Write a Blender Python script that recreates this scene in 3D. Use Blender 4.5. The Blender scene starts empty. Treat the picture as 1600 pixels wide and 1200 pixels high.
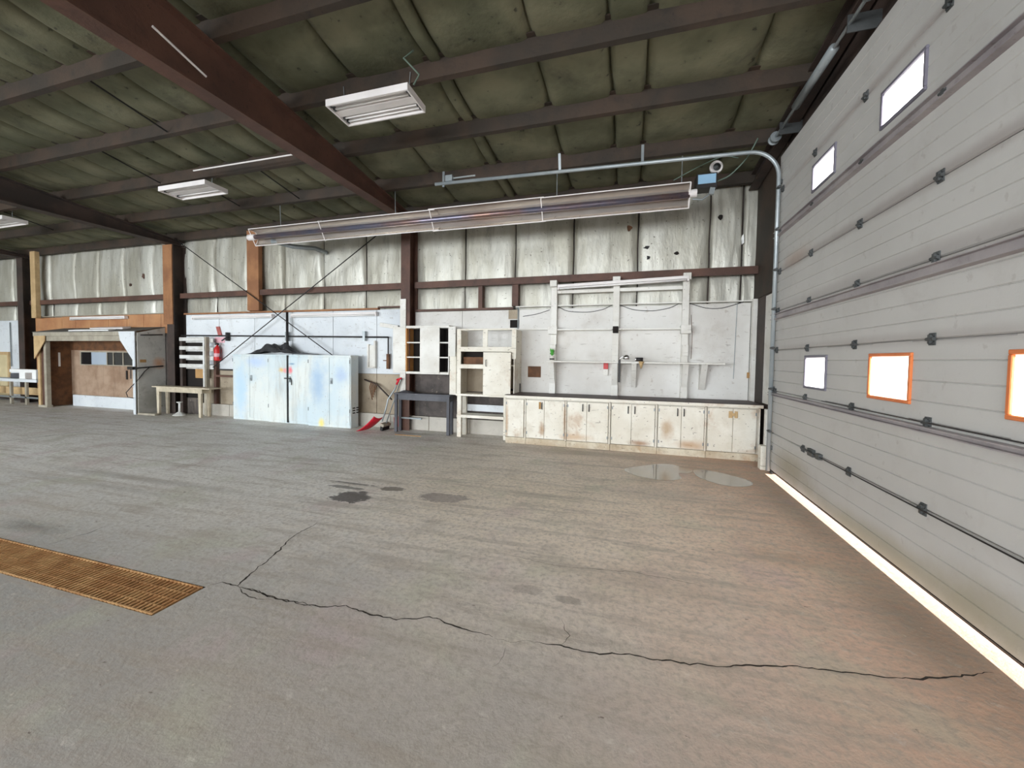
import bpy, math, random
from mathutils import Vector, Matrix, noise
random.seed(7)
SC = bpy.context.scene
COL = SC.collection
R = math.radians

# ------------------------------------------------------------------ camera, world, light, exposure
cam_d = bpy.data.cameras.new('camera')
cam = bpy.data.objects.new('camera', cam_d); COL.objects.link(cam); SC.camera = cam
F_PX, YAW, PITCH, ROLL, CX, CY = 646.8, .304483, .0380555, -.013205, 779.307, 585.5
cam_d.sensor_fit = 'HORIZONTAL'; cam_d.sensor_width = 36.0
cam_d.lens = F_PX / 1600 * 36.0
cam_d.shift_x = (800 - CX) / 1600
cam_d.shift_y = -(600 - CY) / 1600
cam_d.clip_start = .05; cam_d.clip_end = 300
fw = Vector((-math.sin(YAW) * math.cos(PITCH), math.cos(YAW) * math.cos(PITCH), -math.sin(PITCH)))
rt = Vector((math.cos(YAW), math.sin(YAW), 0)); dn = fw.cross(rt)
r2 = rt * math.cos(ROLL) + dn * math.sin(ROLL); d2 = dn * math.cos(ROLL) - rt * math.sin(ROLL)
m = Matrix((r2, -d2, -fw)).transposed().to_4x4(); m.translation = (0, 0, 1.6)
cam.matrix_world = m

SC.view_settings.view_transform = 'Standard'; SC.view_settings.look = 'None'
SC.view_settings.gamma = 1.0; SC.view_settings.use_curve_mapping = False
SC.view_settings.exposure = 0.0

world = bpy.data.worlds.new('sky'); SC.world = world; world.use_nodes = True
bg = world.node_tree.nodes['Background']
bg.inputs[0].default_value = (.80, .90, 1.0, 1); bg.inputs[1].default_value = 2.2

sun_d = bpy.data.lights.new('sun', 'SUN'); sun = bpy.data.objects.new('sun', sun_d); COL.objects.link(sun)
sun_d.energy = 30.0; sun_d.angle = R(.6); sun_d.color = (1.0, .97, .94)
sun.rotation_euler = (0, R(90 - 16), R(-4)); sun.location = (12, 2, 6)

def daylight(name, c, size, rot, power, color):
    d = bpy.data.lights.new(name, 'AREA'); o = bpy.data.objects.new(name, d); COL.objects.link(o)
    d.shape = 'RECTANGLE'; d.size, d.size_y = size; d.energy = power; d.color = color
    o.location = c; o.rotation_euler = rot
    return o
FRONT = -14.0
# daylight through the three open doorways in the front wall behind the photographer; the roof lights are added to brighten the floor
DOORWAYS = [(-19, -13.5, 1800, (.88, .95, 1.0)), (-10.5, -5, 1400, (.90, .96, 1.0)), (-3.0, 1.2, 1000, (.94, .97, 1.0))]
for x0, x1, p, c in DOORWAYS:
    daylight('doorway_daylight', ((x0 + x1) / 2, FRONT + .02, 2.2), (x1 - x0, 4.3), (R(78), 0, 0), p, c)
ADDED_SKYLIGHTS = [(-17.5, -13.5, 160, (.88, .95, 1.0)), (-11, -7, 160, (.90, .96, 1.0)), (-4, 0, 60, (.94, .97, 1.0))]  # invented roof lights, added to brighten the floor
SKY_Y0, SKY_Y1 = -4.4, -1.9
for x0, x1, p, c in ADDED_SKYLIGHTS:
    daylight('added_roof_fill', ((x0 + x1) / 2, (SKY_Y0 + SKY_Y1) / 2, 5.55), (x1 - x0 - .1, SKY_Y1 - SKY_Y0 - .1), (0, 0, 0), p, c)

# ------------------------------------------------------------------ materials
def lin(c):
    return tuple(((v / 255 + .055) / 1.055) ** 2.4 if v > 10 else v / 255 / 12.92 for v in c) + (1,)
def nd(nt, t, **k):
    n = nt.nodes.new(t)
    for a, b in k.items(): setattr(n, a, b)
    return n
def mixc(nt, fac, a, b, bt='MIX'):
    n = nd(nt, 'ShaderNodeMix', data_type='RGBA', blend_type=bt)
    for i, v in ((0, fac), (6, a), (7, b)):
        if hasattr(v, 'links'): nt.links.new(v, n.inputs[i])
        else: n.inputs[i].default_value = v
    return n.outputs[2]
def mth(nt, op, a, b=0.0, c=None, clamp=False):
    n = nd(nt, 'ShaderNodeMath', operation=op, use_clamp=clamp)
    for i, v in enumerate((a, b, c)):
        if v is None: continue
        if hasattr(v, 'links'): nt.links.new(v, n.inputs[i])
        else: n.inputs[i].default_value = v
    return n.outputs[0]
def ramp(nt, v, a, b):
    n = nd(nt, 'ShaderNodeMapRange'); n.interpolation_type = 'SMOOTHSTEP'
    nt.links.new(v, n.inputs[0]); n.inputs[1].default_value = a; n.inputs[2].default_value = b
    return n.outputs[0]
def noisev(nt, pos, scale, detail=5, rough=.6, stretch=None, dist=0):
    if stretch:
        mp = nd(nt, 'ShaderNodeVectorMath', operation='MULTIPLY'); nt.links.new(pos, mp.inputs[0]); mp.inputs[1].default_value = stretch
        pos = mp.outputs[0]
    n = nd(nt, 'ShaderNodeTexNoise'); nt.links.new(pos, n.inputs['Vector'])
    n.inputs['Scale'].default_value = scale; n.inputs['Detail'].default_value = detail
    n.inputs['Roughness'].default_value = rough; n.inputs['Distortion'].default_value = dist
    return n.outputs['Fac']
MATS = {}
def mat(name, c1, c2=None, dirt=None, scale=1.5, dirt_amt=.4, dscale=6, streak=False, rough=.6, metal=0.0,
        bump=.15, bscale=30, stretch=None, spec=.4, blobs=(), scratch=0, rust=0):
    """painted or raw surface: two tones in large patches, dirt in blotches or streaks, fine relief"""
    mt = bpy.data.materials.new(name); mt.use_nodes = True; nt = mt.node_tree
    b = nt.nodes['Principled BSDF']
    pos = nd(nt, 'ShaderNodeNewGeometry').outputs['Position']
    col = lin(c1)
    if c2: col = mixc(nt, ramp(nt, noisev(nt, pos, scale, 4, .6, stretch), .35, .65), lin(c1), lin(c2))
    if dirt:
        dz = noisev(nt, pos, dscale, 7, .7, (1, 1, .12) if streak else None, .4)
        f = mth(nt, 'MULTIPLY', ramp(nt, dz, .50, .78), dirt_amt)
        col = mixc(nt, f, col, lin(dirt))
        f2 = mth(nt, 'MULTIPLY', ramp(nt, noisev(nt, pos, dscale * 5, 3, .5), .66, .74), min(1, dirt_amt * 1.3))
        col = mixc(nt, f2, col, lin(dirt))
    if scratch:
        sv_ = noisev(nt, pos, 5, 4, .55, (.9, .9, 6), .3)
        col = mixc(nt, mth(nt, 'MULTIPLY', ramp(nt, sv_, .66, .70), scratch), col, lin((112, 98, 86)))
        sv2 = noisev(nt, pos, 17, 2, .5, (1, 1, 1.6))
        col = mixc(nt, mth(nt, 'MULTIPLY', ramp(nt, sv2, .70, .73), scratch), col, lin((92, 78, 66)))
    if rust:
        rv = noisev(nt, pos, 1.7, 5, .65, None, .3)
        col = mixc(nt, mth(nt, 'MULTIPLY', ramp(nt, rv, .56, .74), rust), col, lin((176, 134, 92)))
        rv2 = noisev(nt, pos, 9, 6, .7)
        col = mixc(nt, mth(nt, 'MULTIPLY', ramp(nt, rv2, .64, .72), rust), col, lin((104, 74, 50)))
    for (c, r, color, amt) in blobs:      # stains, paint marks and darker bands with a place of their own
        sub = nd(nt, 'ShaderNodeVectorMath', operation='SUBTRACT'); nt.links.new(pos, sub.inputs[0]); sub.inputs[1].default_value = c
        dv = nd(nt, 'ShaderNodeVectorMath', operation='DIVIDE'); nt.links.new(sub.outputs[0], dv.inputs[0]); dv.inputs[1].default_value = r
        ln = nd(nt, 'ShaderNodeVectorMath', operation='LENGTH'); nt.links.new(dv.outputs[0], ln.inputs[0])
        nn = noisev(nt, pos, 2.2 / max(.05, min(r[0], r[1])) * .5, 5, .65)
        v = mth(nt, 'ADD', ln.outputs['Value'], mth(nt, 'MULTIPLY', mth(nt, 'SUBTRACT', nn, .5), 1.1))
        f = mth(nt, 'MULTIPLY', mth(nt, 'SUBTRACT', 1.0, ramp(nt, v, .1, 1.25)), amt)
        col = mixc(nt, f, col, lin(color))
    if hasattr(col, 'links'): nt.links.new(col, b.inputs['Base Color'])
    else: b.inputs['Base Color'].default_value = col
    b.inputs['Roughness'].default_value = rough; b.inputs['Metallic'].default_value = metal
    b.inputs['Specular IOR Level'].default_value = spec
    if bump:
        bp = nd(nt, 'ShaderNodeBump'); bp.inputs['Strength'].default_value = bump; bp.inputs['Distance'].default_value = .02
        nt.links.new(noisev(nt, pos, bscale, 5, .6, stretch), bp.inputs['Height'])
        nt.links.new(bp.outputs[0], b.inputs['Normal'])
    MATS[name] = mt
    return mt

# ------------------------------------------------------------------ mesh helpers (world coordinates)
class MB:
    def __init__(s): s.v = []; s.f = []
    def add(s, vs, fs):
        o = len(s.v); s.v += [tuple(v) for v in vs]; s.f += [tuple(i + o for i in f) for f in fs]; return s
    def box(s, x0, x1, y0, y1, z0, z1):
        return s.hexa([(x0, y0, z0), (x1, y0, z0), (x1, y1, z0), (x0, y1, z0), (x0, y0, z1), (x1, y0, z1), (x1, y1, z1), (x0, y1, z1)])
    def hexa(s, v):
        return s.add(v, [(3, 2, 1, 0), (4, 5, 6, 7), (0, 1, 5, 4), (1, 2, 6, 5), (2, 3, 7, 6), (3, 0, 4, 7)])
    def obox(s, c, sz, rot=(0, 0, 0)):
        from mathutils import Euler
        e = Euler(rot).to_matrix(); c = Vector(c); h = [a / 2 for a in sz]
        sg = [(-1, -1, -1), (1, -1, -1), (1, 1, -1), (-1, 1, -1), (-1, -1, 1), (1, -1, 1), (1, 1, 1), (-1, 1, 1)]
        return s.hexa([c + e @ Vector((a * h[0], b * h[1], d * h[2])) for a, b, d in sg])
    def beam(s, p, q, w, t, up=(0, 0, 1)):
        """bar of section w (sideways) x t (along up) from p to q"""
        p = Vector(p); q = Vector(q); d = (q - p).normalized(); u = Vector(up)
        sd = d.cross(u).normalized() * (w / 2); u2 = sd.cross(d).normalized() * (t / 2)
        return s.hexa([p - sd - u2, p + sd - u2, q + sd - u2, q - sd - u2, p - sd + u2, p + sd + u2, q + sd + u2, q - sd + u2])
    def tube(s, pts, r, n=8, cap=True):
        pts = [Vector(p) for p in pts]; o = len(s.v); ref = None
        for i, p in enumerate(pts):
            a = pts[max(i - 1, 0)]; b = pts[min(i + 1, len(pts) - 1)]; d = (b - a).normalized()
            if ref is None: ref = d.orthogonal().normalized()
            ref = (ref - d * ref.dot(d)).normalized(); bi = d.cross(ref)
            rr = r[i] if isinstance(r, (list, tuple)) else r
            for k in range(n):
                t = 2 * math.pi * k / n; s.v.append(tuple(p + (ref * math.cos(t) + bi * math.sin(t)) * rr))
        for i in range(len(pts) - 1):
            for k in range(n):
                a = o + i * n + k; b = o + i * n + (k + 1) % n; s.f.append((a, b, b + n, a + n))
        if cap:
            s.f.append(tuple(o + k for k in reversed(range(n)))); e = o + (len(pts) - 1) * n; s.f.append(tuple(e + k for k in range(n)))
        return s
    def prism(s, poly, axis, a0, a1):
        """poly = 2D outline in the two other axes (order x,y,z), pushed along axis"""
        def mk(p, a): return {0: (a, p[0], p[1]), 1: (p[0], a, p[1]), 2: (p[0], p[1], a)}[axis]
        n = len(poly); vs = [mk(p, a0) for p in poly] + [mk(p, a1) for p in poly]
        fs = [(i, (i + 1) % n, n + (i + 1) % n, n + i) for i in range(n)] + [tuple(reversed(range(n))), tuple(range(n, 2 * n))]
        return s.add(vs, fs)
    def lathe(s, c, prof, n=16, axis=(0, 0, 1)):
        c = Vector(c); ax = Vector(axis).normalized(); u = ax.orthogonal().normalized(); w = ax.cross(u); o = len(s.v)
        for r, h in prof:
            for k in range(n):
                t = 2 * math.pi * k / n; s.v.append(tuple(c + ax * h + (u * math.cos(t) + w * math.sin(t)) * r))
        for i in range(len(prof) - 1):
            for k in range(n):
                a = o + i * n + k; b = o + i * n + (k + 1) % n; s.f.append((a, b, b + n, a + n))
        s.f.append(tuple(o + k for k in reversed(range(n)))); e = o + (len(prof) - 1) * n; s.f.append(tuple(e + k for k in range(n)))
        return s
    def grid(s, nx, ny, fn):
        o = len(s.v)
        for j in range(ny + 1):
            for i in range(nx + 1): s.v.append(tuple(fn(i / nx, j / ny)))
        for j in range(ny):
            for i in range(nx):
                a = o + j * (nx + 1) + i; s.f.append((a, a + 1, a + nx + 2, a + nx + 1))
        return s
    def ibeam(s, axis_pts, w, tf=.02, tw=.015, side=(1, 0, 0)):
        """I section swept along two end points with heights h0,h1 measured along 'up'"""
        (p, up0, h0), (q, up1, h1) = axis_pts; sd = Vector(side)
        def sec(c, up, hh):
            c = Vector(c); up = Vector(up); a = w / 2; b = hh / 2; t = tw / 2
            return [c + sd * x + up * y for x, y in ((-a, -b), (a, -b), (a, -b + tf), (t, -b + tf), (t, b - tf), (a, b - tf), (a, b), (-a, b), (-a, b - tf), (-t, b - tf), (-t, -b + tf), (-a, -b + tf))]
        A = sec(p, up0, h0); B = sec(q, up1, h1); n = 12
        fs = [(i, (i + 1) % n, n + (i + 1) % n, n + i) for i in range(n)]
        for base, rev in ((0, True), (n, False)):
            for q4 in ((0, 1, 2, 11), (3, 4, 9, 10), (5, 6, 7, 8)):
                t = tuple(base + k for k in q4); fs.append(tuple(reversed(t)) if rev else t)
        return s.add(A + B, fs)

WLOC = {}
def thing(name, label, cat, loc, group=None, kind=None):
    o = bpy.data.objects.new(name, None); COL.objects.link(o); o.location = loc; o.empty_display_size = .1
    WLOC[o.name] = Vector(loc)
    if label: o['label'] = label
    if cat: o['category'] = cat
    if group: o['group'] = group
    if kind: o['kind'] = kind
    return o
def part(parent, name, mb, material, label=None, smooth=False, bevel=0, kind=None):
    me = bpy.data.meshes.new(name)
    if parent is not None: L = WLOC[parent.name]
    else:
        xs, ys, zs = zip(*mb.v); L = Vector(((min(xs) + max(xs)) / 2, (min(ys) + max(ys)) / 2, min(zs)))
    me.from_pydata([(v[0] - L.x, v[1] - L.y, v[2] - L.z) for v in mb.v], [], mb.f); me.update()
    if smooth:
        for p in me.polygons: p.use_smooth = True
    me.materials.append(MATS[material] if isinstance(material, str) else material)
    o = bpy.data.objects.new(name, me); COL.objects.link(o)
    if parent is not None: o.parent = parent
    else: o.location = L
    WLOC[o.name] = L if parent is None else L
    if bevel:
        bm = o.modifiers.new('bevel', 'BEVEL'); bm.width = bevel; bm.segments = 1; bm.limit_method = 'ANGLE'
    if label: o['label'] = label
    if kind: o['kind'] = kind
    return o
def solo(name, mb, material, label, cat, group=None, **k):
    o = part(None, name, mb, material, label, **k)
    if cat: o['category'] = cat
    if group: o['group'] = group
    return o
def struct(name, mb, material, label=None, **k):
    return part(None, name, mb, material, label, kind='structure', **k)

# ------------------------------------------------------------------ palette
mat('concrete_light', (196, 190, 180), (176, 170, 160), (120, 112, 100), scale=.6, dirt_amt=.3)
mat('ceiling_insulation', (122, 119, 96), (92, 93, 72), (44, 45, 38), scale=1.0, dirt_amt=.6, dscale=1.6, rough=.8, bump=.4, bscale=14)
mat('wall_insulation', (204, 202, 192), (176, 172, 158), (98, 90, 80), scale=.9, dirt_amt=.65, dscale=4.5, streak=True, rough=.44, metal=.28, bump=.7, bscale=7, stretch=(1.6, 1, .5), spec=.5)
mat('steel_brown', (100, 70, 58), (82, 58, 49), (50, 38, 34), scale=2, dirt_amt=.5, rough=.6)
mat('steel_dark', (72, 58, 52), (54, 46, 42), (34, 30, 28), scale=2, dirt_amt=.5, rough=.65)
mat('purlin_steel', (70, 56, 46), (54, 47, 40), (36, 33, 29), scale=1.5, dirt_amt=.6, rough=.7)
mat('timber_orange', (164, 116, 78), (140, 96, 66), (98, 68, 50), scale=2, dirt_amt=.5, streak=True, rough=.7)
mat('plywood_orange', (190, 140, 98), (168, 116, 80), (150, 130, 110), scale=1.2, dirt_amt=.4, streak=True, rough=.7)
mat('white_plywood', (226, 224, 220), (210, 206, 200), (172, 160, 148), scale=.8, dirt_amt=.4, dscale=2.2, rough=.6, bump=.12, scratch=.38)
mat('white_plywood_cool', (224, 228, 231), (210, 215, 220), (160, 156, 150), scale=.7, dirt_amt=.35, dscale=2.2, rough=.6, bump=.12, scratch=.35)
mat('tan_board', (176, 162, 142), (152, 138, 118), (104, 92, 78), scale=1.1, dirt_amt=.5, dscale=3, rough=.75)
mat('dark_board', (96, 88, 84), (70, 64, 62), (150, 138, 124), scale=3, dirt_amt=.6, dscale=3, streak=True, rough=.75)
mat('white_paint', (232, 230, 224), (216, 212, 204), (176, 160, 142), scale=1.5, dirt_amt=.35, dscale=4, rough=.5, bump=.08, scratch=.4)
mat('bench_paint', (236, 231, 219), (222, 215, 200), (170, 148, 118), scale=1.6, dirt_amt=.3, dscale=4, rough=.5, bump=.12, scratch=.7, rust=.6,
    blobs=(((.64, 7.55, .45), (.12, .3, .2), (178, 146, 108), .8), ((.2, 7.55, .17), (.2, .3, .06), (150, 104, 66), .8), ((1.02, 7.55, .2), (.25, .3, .1), (186, 140, 92), .7), ((-1.52, 7.55, .3), (.06, .3, .16), (168, 128, 86), .8), ((-1.1, 7.56, .5), (.03, .3, .4), (170, 130, 90), .7), ((-.9, 7.55, .2), (.3, .3, .08), (196, 150, 100), .6), ((-2.2, 7.56, .4), (.04, .3, .45), (180, 140, 98), .7)))
mat('toe_paint', (216, 206, 186), (190, 172, 146), (110, 88, 66), scale=3, dirt_amt=.6, dscale=5, rough=.6, bump=.15, scratch=.7, rust=.9)
mat('counter_dark', (92, 74, 70), (74, 60, 58), (50, 42, 40), scale=2, dirt_amt=.5, rough=.55)
mat('cab_white', (226, 230, 226), (206, 220, 226), (150, 140, 124), scale=.9, dirt_amt=.5, dscale=5, streak=True, rough=.4, bump=.05,
    blobs=(((-6.78, 7.78, 1.05), (.30, .4, .55), (150, 182, 214), .75), ((-6.15, 7.78, 1.2), (.22, .4, .2), (168, 190, 222), .7),
           ((-9.25, 7.9, .7), (.25, .4, .75), (186, 216, 240), .8), ((-8.75, 7.9, 1.45), (.35, .4, .18), (186, 206, 238), .8),
           ((-7.93, 7.88, 1.27), (.09, .2, .07), (226, 190, 110), .9), ((-7.82, 7.88, 1.26), (.07, .2, .07), (236, 150, 150), .9),
           ((-7.66, 7.88, 1.27), (.08, .2, .09), (240, 110, 120), .9), ((-7.62, 7.88, 1.42), (.1, .2, .03), (110, 150, 180), .8),
           ((-6.7, 7.78, .08), (.09, .2, .14), (240, 220, 120), .9)))
mat('black', (30, 28, 28), (22, 22, 22), rough=.6, bump=0)
mat('black_metal', (46, 42, 42), (34, 32, 32), rough=.5, bump=.05)
mat('dark_hole', (38, 32, 28), (28, 24, 22), rough=.9)
mat('grey_metal', (150, 156, 158), (130, 136, 138), (92, 90, 88), dirt_amt=.35, rough=.45, metal=.3, bump=.03)
mat('galv', (176, 182, 184), (158, 166, 170), (110, 108, 104), dirt_amt=.3, rough=.35, metal=.35, bump=.03)
mat('desk_grey', (88, 88, 94), (72, 72, 78), (46, 44, 46), dirt_amt=.5, rough=.5)
mat('door_panel', (198, 195, 191), (190, 187, 183), (150, 140, 132), scale=.7, dirt_amt=.22, dscale=2.5, rough=.5, bump=.06, bscale=60,
    blobs=(((1.95, 6.1, .25), (.5, .7, .25), (140, 128, 96), .6), ((1.95, 4.2, .12), (.5, 1.6, .16), (146, 136, 104), .55), ((1.95, 2.9, .2), (.5, .9, .2), (150, 138, 104), .45),
           ((1.95, 4.5, 2.89), (.8, 4.5, .07), (132, 118, 114), .5), ((1.95, 3.5, 2.36), (.8, 4.5, .09), (140, 128, 124), .4), ((1.95, 4.5, 1.79), (.8, 4.5, .06), (144, 132, 128), .35), ((1.95, 4.5, 4.02), (.8, 4.0, .06), (140, 122, 118), .4), ((1.95, 6.2, 2.95), (.8, .5, .12), (168, 140, 122), .5)))  # soft darker bands along the section seams
mat('door_strut', (178, 170, 170), (158, 150, 152), (110, 98, 96), dirt_amt=.4, rough=.45, metal=.2)
mat('hinge_dark', (88, 90, 90), (66, 68, 68), rough=.5, metal=.3)
mat('frame_grey', (120, 116, 128), (104, 100, 112), rough=.5)
mat('frame_sun_amber', (226, 130, 74), (206, 110, 60), rough=.5)  # the sun's orange glow painted into the frame colour
mat('fixture_white', (238, 232, 230), (226, 220, 218), rough=.35, bump=0)
mat('tube_white', (250, 248, 246), rough=.25, bump=0)
mat('reflector', (226, 218, 208), (206, 196, 186), (150, 128, 108), scale=.6, dirt_amt=.25, dscale=1.2, rough=.2, metal=.7, bump=.02, bscale=4)
mat('heater_tube', (120, 124, 146), (150, 120, 110), (70, 70, 92), scale=.7, dirt_amt=.5, rough=.3, metal=.7, bump=.03)
mat('blue_box', (150, 186, 214), (140, 178, 206), rough=.4, bump=0)
mat('red_paint', (206, 44, 44), (186, 38, 40), rough=.4, bump=0)
mat('red_plastic', (226, 40, 62), (206, 34, 54), rough=.35, bump=0)
mat('faded_red', (186, 104, 98), (166, 88, 82), rough=.6, bump=0)
mat('pink_paint', (226, 176, 184), rough=.6, bump=0)
mat('brown_panel', (116, 78, 50), (92, 62, 40), (60, 42, 30), scale=5, dirt_amt=.5, dscale=10, rough=.7)
mat('brown_panel_light', (176, 150, 128), (150, 122, 100), (104, 84, 68), scale=2, dirt_amt=.5, streak=True, rough=.7)
mat('grey_timber', (176, 168, 152), (156, 148, 132), (112, 102, 88), scale=3, dirt_amt=.5, streak=True, rough=.75)
mat('tan_timber', (206, 176, 132), (186, 156, 114), (132, 108, 80), scale=3, dirt_amt=.45, streak=True, rough=.75)
mat('grey_panel', (208, 205, 198), (192, 190, 183), (92, 86, 72), scale=1.2, dirt_amt=.5, dscale=3, rough=.7,
    blobs=(((-12.43, 8.12, 1.37), (.3, .2, .17), (206, 156, 120), .9), ((-12.43, 8.1, .35), (.3, .6, .4), (112, 106, 84), .5)))
mat('roof_felt', (120, 118, 112), (100, 98, 92), rough=.9)
mat('table_wood', (210, 198, 176), (188, 176, 154), (132, 116, 92), scale=4, dirt_amt=.5, streak=True, rough=.65)
mat('pallet_white', (222, 222, 220), (200, 198, 192), (150, 140, 126), scale=3, dirt_amt=.45, rough=.7)
mat('orange_ply', (232, 170, 104), (214, 148, 84), rough=.6)
mat('kraft', (186, 146, 96), (166, 128, 82), rough=.8)
mat('tarp', (66, 66, 68), (44, 44, 46), (120, 120, 122), scale=5, dirt_amt=.6, rough=.4, bump=.3, bscale=12)
mat('rust', (196, 154, 106), (176, 128, 82), (132, 98, 66), scale=6, dirt_amt=.6, rough=.8, bump=.3)
mat('trench_dark', (52, 40, 29), (32, 26, 21), rough=.9)
mat('crack_dark', (58, 50, 42), (44, 38, 32), rough=.9)
mat('green_leaf', (110, 200, 90), (90, 180, 76), rough=.5, bump=0)
mat('brass', (176, 140, 80), rough=.3, metal=.8, bump=0)
mat('chrome', (220, 220, 222), rough=.12, metal=1.0, bump=0)
mat('cable_green', (96, 112, 100), rough=.5, bump=0)
mat('door_tan', (222, 206, 166), (206, 190, 150), rough=.6)
mat('paper_white', (246, 246, 244), rough=.8, bump=0)

# concrete floor: greys to the left, painted warm light and some dirt towards the overhead door, stains, tyre tracks
def floor_material():
    mt = bpy.data.materials.new('floor_concrete'); mt.use_nodes = True; nt = mt.node_tree; b = nt.nodes['Principled BSDF']
    pos = nd(nt, 'ShaderNodeNewGeometry').outputs['Position']
    sep = nd(nt, 'ShaderNodeSeparateXYZ'); nt.links.new(pos, sep.inputs[0]); X, Y = sep.outputs[0], sep.outputs[1]
    big = noisev(nt, pos, .55, 5, .6); mid = noisev(nt, pos, 2.4, 6, .65); fine = noisev(nt, pos, 22, 6, .7)
    col = mixc(nt, ramp(nt, big, .35, .65), lin((236, 234, 230)), lin((222, 218, 211)))
    dusty = ramp(nt, mth(nt, 'ADD', Y, mth(nt, 'MULTIPLY', mth(nt, 'SUBTRACT', big, .5), 2.5)), 1.2, 4.2)
    col = mixc(nt, mth(nt, 'MULTIPLY', mth(nt, 'SUBTRACT', 1.0, dusty), .75), col, lin((126, 122, 117)))
    warm_x = ramp(nt, mth(nt, 'ADD', X, mth(nt, 'MULTIPLY', mth(nt, 'SUBTRACT', big, .5), 3.0)), -4.2, 1.2)  # warm light from the door side, painted into the floor colour
    col = mixc(nt, mth(nt, 'MULTIPLY', mth(nt, 'MULTIPLY', warm_x, mth(nt, 'ADD', .35, mth(nt, 'MULTIPLY', dusty, .65))), .8), col, lin((230, 208, 188)))
    door_glow = ramp(nt, mth(nt, 'ADD', X, mth(nt, 'MULTIPLY', mth(nt, 'SUBTRACT', mid, .5), 1.6)), -.6, 1.9)  # orange glow beside the overhead door, painted in as colour
    col = mixc(nt, mth(nt, 'MULTIPLY', door_glow, .7), col, lin((212, 162, 128)))
    stn = noisev(nt, pos, 5.5, 7, .7, (.8, 1.2, 1), .6)
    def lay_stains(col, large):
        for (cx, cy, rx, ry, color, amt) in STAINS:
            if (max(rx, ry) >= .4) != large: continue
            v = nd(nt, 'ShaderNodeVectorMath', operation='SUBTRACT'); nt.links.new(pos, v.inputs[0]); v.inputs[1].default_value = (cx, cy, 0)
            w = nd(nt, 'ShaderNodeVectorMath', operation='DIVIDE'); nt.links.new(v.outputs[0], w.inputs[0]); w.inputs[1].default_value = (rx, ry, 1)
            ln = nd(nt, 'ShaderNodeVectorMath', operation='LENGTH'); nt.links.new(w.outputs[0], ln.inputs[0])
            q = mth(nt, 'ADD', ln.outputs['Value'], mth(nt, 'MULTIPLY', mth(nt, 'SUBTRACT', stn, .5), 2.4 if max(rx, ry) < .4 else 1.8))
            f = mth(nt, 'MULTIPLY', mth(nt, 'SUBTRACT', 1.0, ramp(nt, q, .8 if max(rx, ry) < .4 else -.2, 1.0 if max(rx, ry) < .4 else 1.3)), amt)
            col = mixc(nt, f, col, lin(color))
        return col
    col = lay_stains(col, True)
    tint = noisev(nt, pos, 1.3, 3, .6, None, .5)
    col = mixc(nt, mth(nt, 'MULTIPLY', ramp(nt, tint, .52, .7), .42), col, lin((188, 190, 166)))
    col = mixc(nt, mth(nt, 'MULTIPLY', ramp(nt, noisev(nt, pos, 1.1, 3, .6, (1.3, .8, 1)), .54, .70), .40), col, lin((198, 174, 174)))
    col = mixc(nt, mth(nt, 'MULTIPLY', ramp(nt, mid, .48, .72), .45), col, lin((182, 172, 159)))
    streakx = noisev(nt, pos, 3.0, 6, .7, (.25, 2.2, 1))
    col = mixc(nt, mth(nt, 'MULTIPLY', ramp(nt, streakx, .48, .66), .55), col, lin((168, 156, 142)))
    col = mixc(nt, mth(nt, 'MULTIPLY', ramp(nt, fine, .42, .70), .65), col, lin((160, 150, 138)))
    col = mixc(nt, mth(nt, 'MULTIPLY', ramp(nt, noisev(nt, pos, 9, 6, .7), .58, .7), .3), col, lin((226, 220, 210)))
    spots = ramp(nt, noisev(nt, pos, 13, 4, .6, (.7, 1.3, 1)), .69, .74)
    col = mixc(nt, mth(nt, 'MULTIPLY', spots, .7), col, lin((86, 74, 64)))
    pale = ramp(nt, noisev(nt, pos, 31, 3, .6, (1, .8, 1)), .68, .74)
    col = mixc(nt, mth(nt, 'MULTIPLY', pale, .5), col, lin((226, 216, 196)))
    col = lay_stains(col, False)
    nt.links.new(col, b.inputs['Base Color'])
    rg = mth(nt, 'ADD', .42, mth(nt, 'MULTIPLY', mid, .35)); nt.links.new(rg, b.inputs['Roughness'])
    b.inputs['Specular IOR Level'].default_value = .35
    bp = nd(nt, 'ShaderNodeBump'); bp.inputs['Strength'].default_value = .4; bp.inputs['Distance'].default_value = .012
    nt.links.new(mth(nt, 'ADD', fine, mth(nt, 'MULTIPLY', mid, .8)), bp.inputs['Height']); nt.links.new(bp.outputs[0], b.inputs['Normal'])
    MATS['floor'] = mt
STAINS = [(-3.0, 3.98, .26, .19, (70, 64, 60), .85), (-2.72, 4.38, .17, .09, (92, 82, 72), .7), (-3.3, 4.24, .3, .05, (84, 78, 74), .7),
          (-3.3, 4.40, .35, .03, (84, 78, 74), .7), (-2.0, 4.30, .35, .16, (110, 98, 100), .55), (1.2, 3.9, .5, .25, (150, 108, 70), .5),
          (-6.1, 3.65, 2.4, .12, (112, 106, 98), .5), (-6.4, 3.30, 2.4, .10, (116, 110, 100), .4), (-.62, 2.75, .12, .06, (120, 110, 102), .35),
          (-.35, 2.72, .10, .05, (120, 110, 102), .45), (0.2, 3.1, .9, .25, (138, 120, 104), .4), (-6.4, 7.2, 3.5, .35, (126, 120, 116), .45),
          (-.5, 7.2, 2.2, .28, (130, 112, 98), .6), (1.7, 3.2, .3, .9, (104, 96, 80), .6), (1.75, 5.2, .22, 1.3, (116, 108, 92), .55),
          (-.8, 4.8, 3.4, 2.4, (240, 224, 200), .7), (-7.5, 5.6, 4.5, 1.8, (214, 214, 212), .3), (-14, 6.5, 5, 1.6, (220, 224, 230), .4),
          (-5.2, 2.3, .5, .12, (80, 80, 74), .7), (.5, 5.3, .8, .35, (176, 168, 162), .4), (-4.3, 7.75, .6, .12, (92, 84, 76), .6)]
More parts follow.
